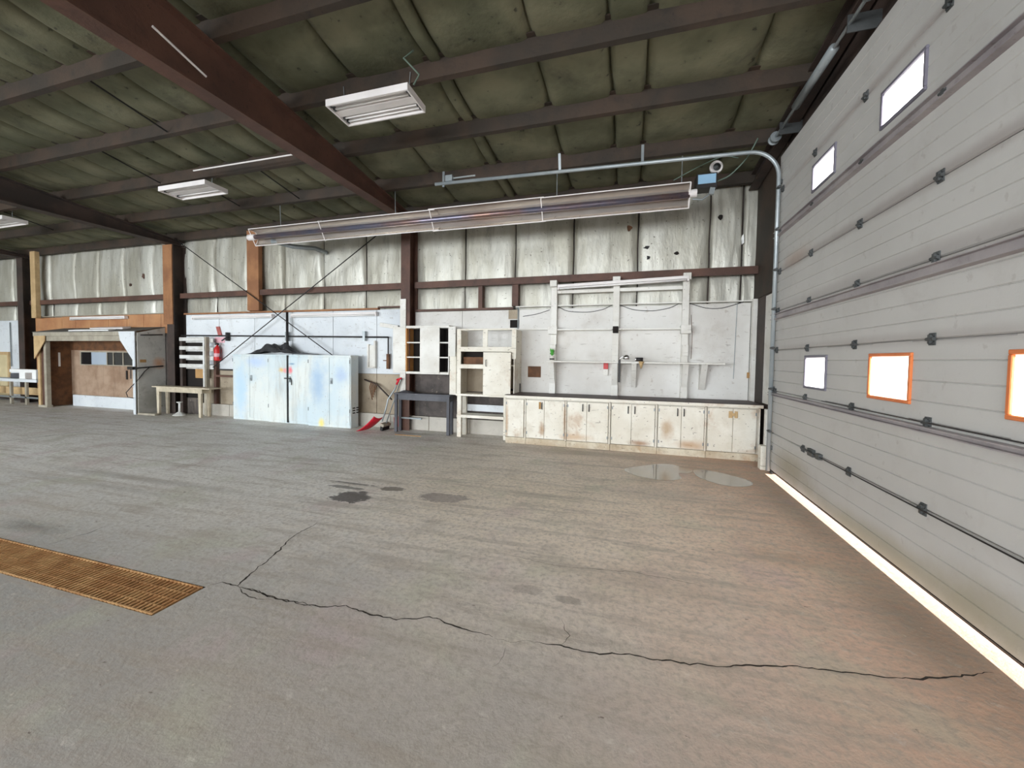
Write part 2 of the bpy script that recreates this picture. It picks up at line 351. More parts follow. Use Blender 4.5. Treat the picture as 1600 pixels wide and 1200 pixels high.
floor_material()

# insulated-door window sheet: milky plastic that glows when the sun is on it
mp = bpy.data.materials.new('milky_acrylic'); mp.use_nodes = True; nt = mp.node_tree; nt.nodes.clear()
o_ = nd(nt, 'ShaderNodeOutputMaterial'); tr = nd(nt, 'ShaderNodeBsdfTranslucent'); tr.inputs[0].default_value = (.97, .97, .97, 1)
nt.links.new(tr.outputs[0], o_.inputs[0]); MATS['acrylic'] = mp
mw = bpy.data.materials.new('puddle_water'); mw.use_nodes = True; b = mw.node_tree.nodes['Principled BSDF']
b.inputs['Base Color'].default_value = lin((150, 138, 124)); b.inputs['Roughness'].default_value = .02; b.inputs['IOR'].default_value = 3.0
MATS['water'] = mw
mg = bpy.data.materials.new('window_glass'); mg.use_nodes = True; b = mg.node_tree.nodes['Principled BSDF']
b.inputs['Base Color'].default_value = lin((34, 34, 36)); b.inputs['Roughness'].default_value = .08
MATS['dark_glass'] = mg
mg = bpy.data.materials.new('pale_glass'); mg.use_nodes = True; b = mg.node_tree.nodes['Principled BSDF']
b.inputs['Base Color'].default_value = lin((170, 182, 196)); b.inputs['Roughness'].default_value = .15
MATS['pale_glass'] = mg

# ================================================================== SETTING
XL, XR, YB, W = -24.0, 2.2, 8.55, 8.3
def zt(y): return 4.72 + .1 * (8 - y) if y > -1.5 else 4.72 + .1 * 9.5 + .1 * (y + 1.5)   # top of rafters; ridge behind the camera
# floor slab with a drain trench
TX0, TX1, TY0, TY1 = -7.45, -2.75, 1.73, 2.07
fm = MB()
for x0, x1, y0, y1 in ((XL, XR, FRONT, TY0), (XL, XR, TY1, YB), (XL, TX0, TY0, TY1), (TX1, XR, TY0, TY1)):
    fm.add([(x0, y0, 0), (x1, y0, 0), (x1, y1, 0), (x0, y1, 0)], [(0, 1, 2, 3)])
floor = struct('floor', fm, 'floor', 'stained grey concrete floor with cracks, brown dirt and painted warm light by the door')
tm = MB()
tm.add([(TX0, TY0, 0), (TX1, TY0, 0), (TX1, TY1, 0), (TX0, TY1, 0), (TX0, TY0, -.16), (TX1, TY0, -.16), (TX1, TY1, -.16), (TX0, TY1, -.16)],
       [(4, 5, 6, 7), (0, 4, 7, 3), (1, 2, 6, 5), (0, 1, 5, 4), (3, 7, 6, 2)])
part(floor, 'drain_trench', tm, 'trench_dark')
ap = MB(); ap.add([(XR, -40, -.03), (60, -40, -.03), (60, 60, -.03), (XR, 60, -.03)], [(0, 1, 2, 3)])
struct('ground', ap, 'concrete_light')
def crack(pts, w, name='crack'):
    mb = MB(); fine = []; sd = random.random() * 80; run = 0
    for i in range(len(pts) - 1):
        a, b2 = Vector(pts[i]), Vector(pts[i + 1]); k = max(2, int((b2 - a).length / .022)); nrm = Vector((-(b2 - a).y, (b2 - a).x)).normalized()
        for j in range(k):
            run += .022; p = a.lerp(b2, j / k)
            p = p + nrm * (.022 * noise.noise((run * 6, sd, 0)) + .014 * noise.noise((run * 22, sd, 4)) + random.uniform(-.003, .003)); fine.append(p)
    fine.append(Vector(pts[-1])); n = len(fine)
    for i, p in enumerate(fine):
        d = (fine[min(i + 1, n - 1)] - fine[max(i - 1, 0)]).normalized(); s = Vector((-d.y, d.x))
        ww = w * (.25 + .9 * abs(noise.noise((i * .11, sd, 9))) + random.uniform(0, .35)) * min(1, .2 + min(i, n - 1 - i) * .12) / 2
        mb.v += [(p.x + s.x * ww, p.y + s.y * ww, .0012), (p.x - s.x * ww, p.y - s.y * ww, .0012)]
    for i in range(n - 1): mb.f.append((2 * i, 2 * i + 1, 2 * i + 3, 2 * i + 2))
    part(floor, name, mb, 'crack_dark')
crack([(-2.75, 2.08), (-2.7, 2.14), (-2.56, 2.15), (-2.63, 2.36), (-2.68, 2.56), (-2.74, 2.71), (-2.81, 2.89), (-2.83, 3.25)], .016)
crack([(-2.56, 2.15), (-2.35, 2.12), (-2.18, 2.1), (-1.89, 2.13), (-1.7, 2.19), (-1.52, 2.18), (-1.32, 2.18), (-1.14, 2.25), (-1.0, 2.24), (-.86, 2.2), (-.71, 2.21)], .016)
crack([(-2.56, 2.15), (-2.45, 2.09), (-2.3, 2.07), (-2.18, 2.1)], .012)
crack([(-.47, 2.24), (-.28, 2.26), (-.07, 2.28), (.04, 2.32), (.16, 2.33), (.32, 2.33), (.48, 2.37), (.58, 2.42), (.7, 2.44), (.84, 2.51), (.98, 2.51), (1.2, 2.55), (1.39, 2.58), (1.64, 2.69), (1.85, 2.78)], .014)
crack([(-2.5, 2.15), (-2.3, 2.13), (-2.1, 2.12), (-1.9, 2.12)], .014)
crack([(-.71, 2.21), (-.6, 2.2), (-.47, 2.24)], .005)
crack([(-.33, 2.26), (-.3, 2.36), (-.36, 2.5)], .008)
crack([(-.62, 2.18), (-.6, 2.08), (-.64, 1.99)], .006)
crack([(-10.73, 4.1), (-10.64, 5.7)], .03, 'floor_joint')
crack([(-4.58, 2.1), (-4.57, 2.3), (-4.6, 2.55)], .010)
crack([(-.9, 3.2), (-.5, 3.15), (.1, 3.25), (.6, 3.2)], .006)

# ceiling: deck above the purlins and quilted insulation sheets between them
PURL = [8.22, 7.05, 5.87, 4.74, 3.6, 2.45, 1.3, .15, -1.5]
cm = MB()
def deck(x0, x1, ya, yb):
    z0, z1 = zt(ya) + .27, zt(yb) + .27
    cm.hexa([(x0, yb, z1), (x1, yb, z1), (x1, ya, z0), (x0, ya, z0), (x0, yb, z1 + .05), (x1, yb, z1 + .05), (x1, ya, z0 + .05), (x0, ya, z0 + .05)])
deck(XL, XR + .4, YB + .05, -1.5); deck(XL, XR + .4, -1.5, SKY_Y1); deck(XL, XR + .4, SKY_Y0, FRONT - .1)
edges = [XL] + [e for q in ADDED_SKYLIGHTS for e in q[:2]] + [XR + .4]
for k in range(0, len(edges), 2): deck(edges[k], edges[k + 1], SKY_Y1, SKY_Y0)
ceiling = struct('ceiling', cm, 'ceiling_insulation', 'dark greenish insulated metal roof seen from below')
for k, q in enumerate(ADDED_SKYLIGHTS):
    struct(f'window_{k + 1}', MB().add([(q[0], SKY_Y0, zt(SKY_Y0) + .3), (q[1], SKY_Y0, zt(SKY_Y0) + .3), (q[1], SKY_Y1, zt(SKY_Y1) + .3), (q[0], SKY_Y1, zt(SKY_Y1) + .3)], [(0, 1, 2, 3)]), 'acrylic', 'milky panel of an added roof light behind the photographer')  # panels of the added roof lights
xs = [2.3, 1.36, .12, -.3, -1.15, -2.28, -2.45, -3.55, -4.69] + [-4.69 - .62 * k for k in range(1, 29)]
for r in range(6):
    y1, y0 = PURL[r], PURL[r + 1]
    for c in range(len(xs) - 1):
        x1, x0 = xs[c], xs[c + 1]
        if x0 < -24: continue
        sd = random.random() * 50
        def fn(u, v):
            e = abs(2 * u - 1); u = .5 + .5 * math.copysign(1 - (1 - e) ** 1.6, u - .5); e = abs(2 * u - 1)
            x = x0 + .008 + (x1 - x0 - .016) * u; y = y0 + (y1 - y0) * v
            sag = .06 * (1 - (2 * abs(v - .5)) ** 2.5) * (1 - .5 * e ** 4) - .07 * e ** 14
            return (x + .02 * noise.noise((y * 1.5, round(x0 if u < .5 else x1, 2), 0)), y, zt(y) + .2 - sag - .02 * noise.noise((x * 1.5, y * 1.5, sd)))
        part(ceiling, 'insulation_sheet', MB().grid(12, 7, fn), 'ceiling_insulation', smooth=True)
for r, yp in enumerate(PURL):
    z = zt(yp); z1 = z + .235; t = .012
    ordn = ['eave', 'second', 'third', 'fourth', 'fifth', 'sixth', 'seventh', 'eighth', 'ridge'][r]
    mb = MB().prism([(yp - .005, z), (yp + .075, z - .006), (yp + .075, z + t), (yp + t, z + t), (yp + t, z1 - t), (yp + t, z1), (yp - .075, z1), (yp - .075, z1 - t), (yp - .005, z1 - t)], 0, XL, XR + .3)
    solo('roof_purlin', mb, 'purlin_steel',
         ('brown steel eave purlin along the top of the back wall' if r == 0 else f'long brown steel roof purlin, {ordn} one out from the back wall'), 'purlin', 'roof purlins')
# steel frames: column + tapered rafter
def frame(xc, zb, m_col, m_raf, where, w=.22):
    solo('steel_column', MB().ibeam((((xc, 8.23, 0), (0, 1, 0), .36), ((xc, 8.23, zb - .002), (0, 1, 0), .36)), w), m_col, f'steel column {where}', 'column', 'steel frame columns')
    mb = MB()
    y0, y1 = 8.36, -1.5
    h0, h1 = zt(y0) - zb, zt(y1) - zb
    mb.ibeam((((xc, y0, zb + h0 / 2), (0, 0, 1), h0), ((xc, y1, zb + h1 / 2), (0, 0, 1), h1)), w)
    h2 = zt(FRONT) - zb
    mb.ibeam((((xc, y1, zb + h1 / 2), (0, 0, 1), h1), ((xc, FRONT, zb + h2 / 2), (0, 0, 1), h2)), w)
    solo('steel_rafter', mb, m_raf, f'deep steel rafter {where}', 'rafter', 'steel roof rafters')
frame(-4.69, 4.56, 'steel_brown', 'steel_brown', 'painted red-brown, behind the middle of the tube heater')
frame(-11.85, 4.56, 'steel_dark', 'steel_dark', 'nearly black, at the right end of the plywood booth', .26)
frame(-18.5, 4.6, 'steel_dark', 'steel_dark', 'nearly black, farthest left beside the white table', .3)
# back wall
bw = MB().box(XL, XR + .3, 8.5, 8.6, 0, 4.95)
wall_back = struct('wall_back', bw, 'steel_dark', 'back wall of foil insulation above white painted boards')
seams = [2.3, 1.88, 1.353, .112, -1.115, -2.323, -3.45, -4.69, -5.967, -7.169, -8.361, -9.5, -10.668, -11.85, -13.04, -14.24, -15.38, -16.48, -17.68, -18.5, -19.7, -20.9, -22.1]
for i in range(len(seams) - 1):
    x1, x0 = seams[i], seams[i + 1]
    for (z0, z1, bulge) in ((2.6, 3.2, .045), (3.22, 4.92, .09)):
        sd = random.random() * 90
        def fn(u, v):
            u = .5 + .5 * math.copysign(1 - (1 - abs(2 * u - 1)) ** 1.8, u - .5); x = x0 + (x1 - x0) * u; z = z0 + (z1 - z0) * v
            b = bulge * (1 - (2 * abs(u - .5)) ** 16) * (.45 + .55 * (1 - (2 * abs(v - .45)) ** 3) )
            b += .022 * noise.noise((x * 4, sd, z * 1.1)) + .014 * noise.noise((x * 12, sd, z * 1.6)) + .006 * noise.noise((x * 22, sd, z * 5))
            return (x0 + .011 + (x1 - x0 - .022) * u + .01 * noise.noise((round(x0 if u < .5 else x1, 2), z * 1.7, 0)), 8.47 - b, z)
        part(wall_back, 'insulation_sheet', MB().grid(22, 14 if z1 > 4 else 6, fn), 'wall_insulation', smooth=True)
# torn spots in the facing
for x, z, sx, sz, m_ in ((-13.36, 3.86, .07, .1, 'steel_brown'), (-13.93, 3.62, .04, .05, 'steel_brown'), (-.06, 4.13, .06, .07, 'brown_panel'), (.27, 3.74, .07, .035, 'black'), (.3, 3.55, .05, .04, 'black'), (1.87, 3.77, .03, .1, 'paper_white'), (1.5, 4.19, .05, .05, 'dark_hole'), (.79, 3.6, .05, .03, 'dark_hole')):
    n = 9; pp = [(x + sx * math.cos(6.283 * k / n) * random.uniform(.45, 1.1), z + sz * math.sin(6.283 * k / n) * random.uniform(.45, 1.1)) for k in range(n)]
    part(wall_back, 'insulation_tear', MB().prism(pp, 1, 8.352, 8.40), m_)
# white painted boards below the insulation
def board(x0, x1, z0, z1, m_, y=W, name='plywood_panel', t=.02, bev=.004):
    return part(wall_back, name, MB().box(x0, x1, y, y + t, z0, z1), m_, bevel=bev)
for x0, x1 in ((-11.62, -10.42), (-10.41, -9.21), (-9.2, -8.0), (-7.99, -6.79), (-6.78, -5.58), (-5.57, -4.82)):
    board(x0, x1, 1.22, 2.70, 'white_plywood_cool')
    board(x0, x1, .3, 1.215, 'tan_board', W + .004)
for x0, x1 in ((-4.58, -3.45), (-3.445, -2.24)):
    board(x0, x1, 1.28, 2.62, 'white_plywood')
    board(x0, x1, .3, 1.275, 'dark_board', W + .004)
for x0, x1 in ((-2.235, -1.45), (-1.445, -.26), (-.255, .955), (.96, 2.02)):
    board(x0, x1, .3, 2.62 + .03 * (x0 + 2.2) / 4, 'white_plywood')
board(2.03, 2.2, .3, 2.68, 'white_paint')
for x0, x1 in ((-16.95, -16.3), (-16.29, -15.6), (-15.59, -14.8), (-14.79, -14.0), (-13.99, -13.3), (-13.29, -12.6), (-12.59, -12.0)):
    board(x0, x1, 2.2, 2.74, 'plywood_orange')
board(-18.3, -16.96, .3, 2.72, 'plywood_orange', W)
board(-16.95, -12.0, .3, 2.19, 'dark_board', W + .01)
board(-22, -18.72, .1, 2.66, 'white_plywood_cool')
curb = struct('baseboard_back', MB().box(-11.9, -2.24, 8.22, 8.29, 0, .3), 'tan_board', 'concrete block curb along the foot of the back wall')
for k in range(10):
    x0 = -11.9 + k * .966
    part(curb, 'curb_block', MB().box(x0, x0 + .955, 8.2, 8.22, 0, .308), 'concrete_light', bevel=.006)
part(wall_back, 'top_rail', MB().box(-11.6, -5.5, 8.22, 8.32, 2.69, 2.73), 'timber_orange')
part(wall_back, 'top_rail', MB().box(-5.5, -4.8, 8.22, 8.32, 2.73, 2.76), 'steel_brown')
part(wall_back, 'top_rail', MB().box(-4.55, -2.3, 8.24, 8.32, 2.625, 2.67), 'steel_brown')
part(wall_back, 'top_rail', MB().box(-2.25, 2.1, 8.25, 8.32, 2.665, 2.685), 'white_paint')
part(wall_back, 'top_rail', MB().box(-18.3, -12.0, 8.25, 8.32, 2.74, 2.765), 'grey_timber')
# girt rail in three bays
for i, (x0, x1) in enumerate(((-4.55, 2.1), (-11.7, -4.83), (-18.35, -12.0), (-22, -18.65))):
    lab = ['right of the red-brown column, above the wall shelf', 'between the two middle columns, above the steel cabinets', 'above the plywood booth', 'at the far left edge'][i]
    mb = MB().prism([(8.2, 3.13), (8.27, 3.13), (8.27, 3.15), (8.22, 3.15), (8.22, 3.245), (8.42, 3.245), (8.42, 3.265), (8.2, 3.265)], 0, x0, x1)
    solo('wall_girt', mb, 'steel_brown', 'brown horizontal steel wall girt ' + lab, 'girt', 'wall girts')
solo('short_girt_post', MB().box(-3.07, -2.98, 8.25, 8.4, 2.66, 3.13), 'steel_brown', 'short dark brown post under the girt, left of the pair', 'post', 'short posts under girt')
solo('short_girt_post', MB().box(-2.33, -2.2, 8.25, 8.4, 2.69, 3.13), 'steel_brown', 'short dark brown post under the girt, right of the pair', 'post', 'short posts under girt')
# timber / rust-orange boards on the columns, one standing for a column's lit flange
solo('timber_post', MB().box(-9.30, -8.92, 8.17, 8.29, 2.74, 4.75), 'timber_orange', 'wide orange-brown post between insulation sheets above the steel cabinets', 'post', bevel=.006)
solo('column_cladding', MB().box(-12.07, -11.73, 8.02, 8.047, 2.42, 4.55), 'timber_orange', 'orange board standing for the lit rusty front of the dark column by the booth', 'board', bevel=.004)  # board stands for the column's lit rust-orange front flange
solo('timber_post', MB().box(-18.06, -17.82, 8.1, 8.22, 2.7, 4.78), 'tan_timber', 'narrow pale orange post right of the farthest left column', 'post', bevel=.004)
solo('column_cladding', MB().box(-4.80, -4.66, 8.02, 8.047, .75, 2.88), 'white_paint', 'white painted board on the front of the red-brown column', 'board', bevel=.003)
# left, front and right walls
struct('wall_left', MB().box(XL - .1, XL, FRONT, YB, 0, 5.6), 'wall_insulation')
fwm = MB()
for x0, x1, z0, z1 in ((XL, -19, 0, 5.2), (-13.5, -10.5, 0, 5.2), (-5, -3.0, 0, 5.2), (1.2, XR + .3, 0, 5.2), (-19, -13.5, 4.4, 5.2), (-10.5, -5, 4.4, 5.2), (-3.0, 1.2, 4.4, 5.2)):
    fwm.box(x0, x1, FRONT - .12, FRONT, z0, z1)
struct('wall_front', fwm, 'wall_insulation')
DX = 1.98; DY0, DY1 = -.35, 6.88
rw = MB().box(2.1, 2.3, DY1 + .05, YB, 0, 5.0).box(2.1, 2.3, DY0, DY1 + .05, 4.5, 5.8).box(2.1, 2.3, FRONT, DY0, 0, 5.9)
wall_right = struct('wall_right', rw, 'steel_dark', 'dark end wall around the overhead door')
part(wall_right, 'white_board', MB().box(2.06, 2.098, 7.12, 7.62, .95, 2.66), 'white_paint', bevel=.004)
part(wall_right, 'corner_board', MB().box(2.03, 2.1, 8.2, 8.29, .3, 2.7), 'white_paint', bevel=.004)
part(wall_right, 'end_sheet', MB().box(2.085, 2.099, 7.0, 8.48, 2.7, 4.8), 'purlin_steel')
part(wall_right, 'end_rafter', MB().ibeam((((2.0, 8.36, 4.72), (0, 0, 1), .22), ((2.0, FRONT + 12.5, 4.72 + .86), (0, 0, 1), .22)), .14), 'steel_dark')
part(wall_right, 'door_jamb', MB().box(2.0, 2.1, 6.93, 7.06, 0, 4.5), 'steel_dark')
part(wall_right, 'door_light_stop', MB().box(2.035, 2.1, 6.80, 6.94, 0, 4.6), 'steel_dark')  # added unseen strips that block sun leaking past the door edge
part(wall_right, 'door_light_stop', MB().box(2.035, 2.1, DY0 - .05, DY1, 4.44, 4.6), 'steel_dark')
part(wall_right, 'jamb_board', MB().box(1.97, 2.02, 7.07, 7.16, 0, .9), 'white_paint', bevel=.004)
part(wall_right, 'jamb_foot', MB().box(1.9, 2.02, 7.0, 7.14, .0, .36), 'bench_paint', bevel=.006)

# ------------------------------------------------------------------ overhead door
door = thing('door_1', 'tall white sectional overhead door with two rows of small windows', None, (DX, (DY0 + DY1) / 2, 0), kind='structure')
ZS = [.052, .595, 1.197, 1.775, 2.325, 2.871, 3.43, 4.005, 4.52]
WINY = [5.45, 4.08, 2.70, 1.33]
HINY = [6.72, 5.68, 4.62, 3.6, 2.56, 1.5, .5]
def section_profile(z0, z1):
    """front skin seen from inside: ribs pressed into the sheet, (x, z) outline"""
    n = 4; pts = []; h = (z1 - z0)
    pts.append((DX + .012, z0 + .002)); pts.append((DX, z0 + .012))
    for k in range(1, n):
        z = z0 + h * k / n
        pts += [(DX, z - .006), (DX + .007, z - .001), (DX + .007, z + .001), (DX, z + .006)]
    pts += [(DX, z1 - .012), (DX + .012, z1 - .002), (DX + .03, z1 - .002), (DX + .03, z1 + .012), (DX + .05, z1 + .012), (DX + .05, z0 + .014), (DX + .03, z0 + .002)]
    return pts
for i in range(8):
    z0, z1 = ZS[i], ZS[i + 1]
    mb = MB()
    spans = [(DY0, DY1)]; holes = []
    if i in (2, 6):
        wz0, wz1 = ((1.335, 1.66) if i == 2 else (3.59, 3.85))
        holes = [(y - .255, y + .255) for y in WINY]; edges = [DY1] + [e for h in holes for e in (h[1], h[0])] + [DY0]
        for k in range(0, len(edges), 2): mb.prism(section_profile(z0, z1), 1, edges[k + 1], edges[k])
        for (a, b_) in holes:
            mb.box(DX, DX + .05, a, b_, z0 + .003, wz0).box(DX, DX + .05, a, b_, wz1, z1 - .003).box(DX + .03, DX + .05, a, b_, z1 - .003, z1 + .012)
    else:
        mb.prism(section_profile(z0, z1), 1, DY0, DY1)
    sec = part(door, 'door_section', mb, 'door_panel')
    for k, (a, b_) in enumerate(holes):
        t = .028; fr = MB()
        for y0, y1, za, zb in ((a - t, b_ + t, wz0 - t, wz0), (a - t, b_ + t, wz1, wz1 + t), (a - t, a, wz0, wz1), (b_, b_ + t, wz0, wz1)):
            fr.box(DX - .016, DX + .004, y0, y1, za, zb)
        part(sec, 'window_frame', fr, 'frame_sun_amber' if (i == 2 and k >= 1) else 'frame_grey', bevel=.004, label=('window frame with amber sunlight painted on' if (i == 2 and k >= 1) else None))
        part(sec, 'window_pane', MB().add([(DX - .002, a, wz0), (DX - .002, b_, wz0), (DX - .002, b_, wz1), (DX - .002, a, wz1)], [(0, 1, 2, 3)]), 'acrylic')
    if i:
        for y in HINY:
            if i == 1 and y > 6: continue
            hg = MB().box(DX - .008, DX, y - .03, y + .03, z0 - .042, z0 - .004).box(DX - .008, DX, y - .03, y + .03, z0 + .004, z0 + .042)
            hg.tube([(DX - .016, y - .036, z0), (DX - .016, y + .036, z0)], .012, 8)
            hg.box(DX - .026, DX - .008, y - .012, y + .012, z0 - .03, z0 + .03)
            for e in (-1, 1): hg.tube([(DX - .014, y + e * .02, z0 + .028), (DX - .004, y + e * .02, z0 + .028)], .008, 6).tube([(DX - .014, y + e * .02, z0 - .028), (DX - .004, y + e * .02, z0 - .028)], .008, 6)
            part(sec, 'hinge', hg, 'hinge_dark')
for zb, h in ((1.125, .05), (2.205, .085), (3.37, .09)):
    mb = MB().prism([(DX, zb), (DX - .05, zb + .006), (DX - .05, zb + .014), (DX - .02, zb + .016), (DX - .02, zb + h - .014), (DX - .05, zb + h - .012), (DX - .05, zb + h - .004), (DX, zb + h)], 1, DY0 + .02, DY1 + .04)
    part(door, 'strut', mb, 'door_strut', label='long steel stiffening strut across the door')
part(door, 'lock_rod', MB().tube([(DX - .03, 5.5, .60), (DX - .03, DY0 + .2, .585)], .0055, 6), 'black_metal')
part(door, 'cable', MB().tube([(DX - .024, 5.2, 1.2), (DX - .024, DY0 + .2, 1.198)], .004, 5), 'black_metal')
lk = MB().box(DX - .03, DX, 5.36, 5.5, .56, .64).box(DX - .04, DX, 5.18, 5.26, .57, .63).tube([(DX - .05, 5.3, .6), (DX - .05, 5.55, .62)], .012, 6)
part(door, 'lock', lk, 'hinge_dark')
part(door, 'bottom_seal', MB().prism([(DX + .002, .055), (DX + .05, .055), (DX + .042, .034), (DX + .01, .034)], 1, DY0, DY1), 'black')
# track, shaft
trk = thing('door_track', 'grey curved steel door track running back from the overhead door under the roof', 'door track', (1.93, 6.78, 0))
pts = [(1.935, 6.78, .05), (1.935, 6.78, 4.2)]
for k in range(1, 10):
    a = math.pi / 2 * k / 9; pts.append((1.935 - .38 * (1 - math.cos(a)), 6.78, 4.2 + .38 * math.sin(a)))
pts.append((-3.36, 6.78, 4.685))
mb = MB(); mb.tube(pts, .028, 8); part(trk, 'track_channel', mb, 'galv', smooth=True)
part(trk, 'track_angle', MB().box(1.99, 2.06, 6.84, 6.86, 0, 4.45).box(1.985, 1.995, 6.78, 6.86, 0, 4.45), 'hinge_dark')
for z in (.35, 1.2, 2.3, 3.4, 4.1): part(trk, 'track_bracket', MB().box(1.93, 2.0, 6.77, 6.83, z, z + .06), 'hinge_dark')
for z in ZS[1:-1]: part(trk, 'roller', MB().tube([(1.925, 6.80, z + .03), (1.925, 6.7, z + .03)], .02, 8), 'hinge_dark')
for (xh, y2) in ((-1.14, 6.7), (.12, 6.78), (-3.2, 6.78)):
    part(trk, 'hanger', MB().beam((xh, 6.78, 4.62), (xh, y2, zt(6.8) + .05), .04, .006, (0, 1, 0)), 'grey_metal')
part(trk, 'end_bracket', MB().box(-3.15, -3.02, 6.74, 6.82, 4.7, 4.8).box(-3.02, -2.6, 6.77, 6.79, 4.74, 4.76), 'galv')
sh = part(door, 'torsion_shaft', MB().tube([(1.86, 6.85, 4.72), (1.86, DY0, 4.72)], .016, 8), 'galv', smooth=True)
for y0, y1 in ((6.0, 5.0), (4.4, 3.4), (2.4, 1.2)):
    part(sh, 'spring', MB().tube([(1.86, y0, 4.72), (1.86, y1, 4.72)], .045, 10), 'grey_metal', smooth=True)
part(sh, 'drum', MB().lathe((1.86, 6.7, 4.72), [(.07, 0), (.07, .02), (.05, .025), (.05, .09), (.07, .095), (.07, .115)], 16, (0, 1, 0)), 'grey_metal')
for y in (6.5, 4.7, 2.9): part(sh, 'bearing_plate', MB().box(1.84, 2.1, y - .006, y + .006, 4.64, 4.8), 'hinge_dark')

# ================================================================== THINGS
# ------------------------------------------------------------------ base cabinets and worktop
G = 'white base cabinets under the long worktop'
def base_cabinet(x0, x1, label, doors, handles):
    t = thing('base_cabinet', label, 'cabinet', ((x0 + x1) / 2, 7.9, 0), G)
    body = MB().box(x0, x1, 7.60, 8.12, .115, .868).box(x0, x0 + .004, 7.562, 7.60, .115, .868).box(x1 - .024, x1, 7.562, 7.60, .115, .868).box(x0, x1, 7.562, 7.6, .85, .868)
    part(t, 'body', body, 'bench_paint', bevel=.002)
    part(t, 'toe_kick', MB().box(x0, x1, 7.57, 7.6, 0, .115), 'toe_paint', bevel=.003)
    for k, (a, b_) in enumerate(doors):
        d = part(t, 'door', MB().box(a, b_, 7.545, 7.568, .128 + .004 * (k % 2), .842), 'bench_paint', bevel=.005)
        if handles and k < len(handles) and handles[k] is not None:
            hx = handles[k]
            part(d, 'handle', MB().tube([(hx, 7.546, .80), (hx, 7.518, .795), (hx, 7.518, .685), (hx, 7.546, .68)], .009, 6), 'black_metal')
        for z in (.2, .74):
            e = a + .012 if k == 0 else b_ - .012
            part(d, 'hinge', MB().box(e - .008, e + .008, 7.54, 7.546, z, z + .05), 'grey_metal')
    return t
base_cabinet(-2.23, -1.835, 'narrow white base cabinet with a plain front, left end of the worktop', [(-2.22, -1.87)], None)
c = base_cabinet(-1.83, -1.07, 'white base cabinet with a square patch plate near the top', [(-1.82, -1.48), (-1.475, -1.10)], [-1.52, None])
part(c, 'patch_plate', MB().box(-1.385, -1.145, 7.53, 7.545, .655, .82), 'bench_paint', bevel=.004)
part(c, 'latch_block', MB().box(-1.58, -1.54, 7.53, 7.545, .68, .81), 'kraft', bevel=.003)
base_cabinet(-1.065, -.295, 'white base cabinet with black pulls just right of the patch-plate cabinet', [(-1.055, -.705), (-.70, -.33)], [-.775, -.665])
base_cabinet(-.29, .48, 'white base cabinet under the chrome lamp, middle of the worktop', [(-.275, .06), (.065, .445)], [.005, .115])
base_cabinet(.485, 1.245, 'white base cabinet with brown rust blotch on its left door', [(.50, .86), (.865, 1.215)], [.80, .90])
c = base_cabinet(1.25, 2.03, 'white base cabinet at the right end, closed with pale hasps', [(1.265, 1.635), (1.64, 1.975)], None)
part(c, 'hasp', MB().box(1.57, 1.625, 7.532, 7.545, .69, .80).box(1.655, 1.70, 7.532, 7.545, .69, .80).box(1.61, 1.66, 7.524, 7.536, .72, .77), 'tan_timber', bevel=.003)
ct = thing('worktop', 'long dark brown worktop with white front edge on the base cabinets', 'worktop', (0, 7.9, .87))
part(ct, 'slab', MB().box(-2.24, 2.05, 7.50, 8.28, .872, .925), 'counter_dark', bevel=.004)
part(ct, 'front_edge', MB().box(-2.24, 2.05, 7.485, 7.50, .868, .918), 'bench_paint', bevel=.004)
# ------------------------------------------------------------------ wall shelf rack above the worktop
rk = thing('wall_rack', 'white wooden wall rack of three uprights with shelves above the worktop', 'rack', (-.25, 8.2, .93))
for i, (a, b_, ztop) in enumerate(((-1.505, -1.39, 3.09), (-.317, -.2, 3.11), (.90, 1.01, 3.12))):
    u = part(rk, 'upright', MB().box(a, b_, 8.2, 8.298, .93, ztop), 'white_paint', bevel=.003)
    part(u, 'cap_block', MB().box(a - .01, b_ + .01, 8.08, 8.2, ztop - .06, ztop + .06), 'white_paint', bevel=.004)
    part(u, 'gusset', MB().prism([(8.2, 1.03), (8.17, 1.03), (7.97, 1.545), (8.2, 1.545)], 0, a + .01, b_ - .005), 'white_paint')
    part(u, 'foot_block', MB().box(a - .002, b_ + .004, 8.13, 8.2, .932, 1.15), 'white_paint', bevel=.003)
    part(u, 'rail_block', MB().box(a - .03, b_ + .03, 8.06, 8.2, 2.10, 2.25) if i != 1 else MB().box(a + .01, b_ - .01, 8.06, 8.2, 2.12, 2.24), 'white_paint' if i != 1 else 'dark_hole', bevel=.003)
    part(u, 'shelf_block', MB().box(a + .005, b_, 8.12, 8.2, 1.7, 1.9), 'white_paint', bevel=.003)
for z0, z1, y0, a, b_ in ((2.175, 2.205, 8.1, -1.39, .9),):
    for s0, s1 in ((a, -.317), (-.2, b_)): part(rk, 'rail', MB().box(s0, s1, y0, 8.297, z0, z1), 'white_paint', bevel=.002)
part(rk, 'rail', MB().box(-1.388, .898, 8.225, 8.297, 2.91, 2.975), 'white_paint', bevel=.002)
part(rk, 'shelf', MB().box(-1.54, 1.58, 7.96, 8.298, 1.55, 1.58), 'white_paint', bevel=.003)
for a, b_ in ((.045, .13), (1.215, 1.315)):
    part(rk, 'shelf_bracket', MB().prism([(8.298, 1.09), (8.25, 1.09), (7.99, 1.548), (8.298, 1.548)], 0, a, b_), 'white_paint')
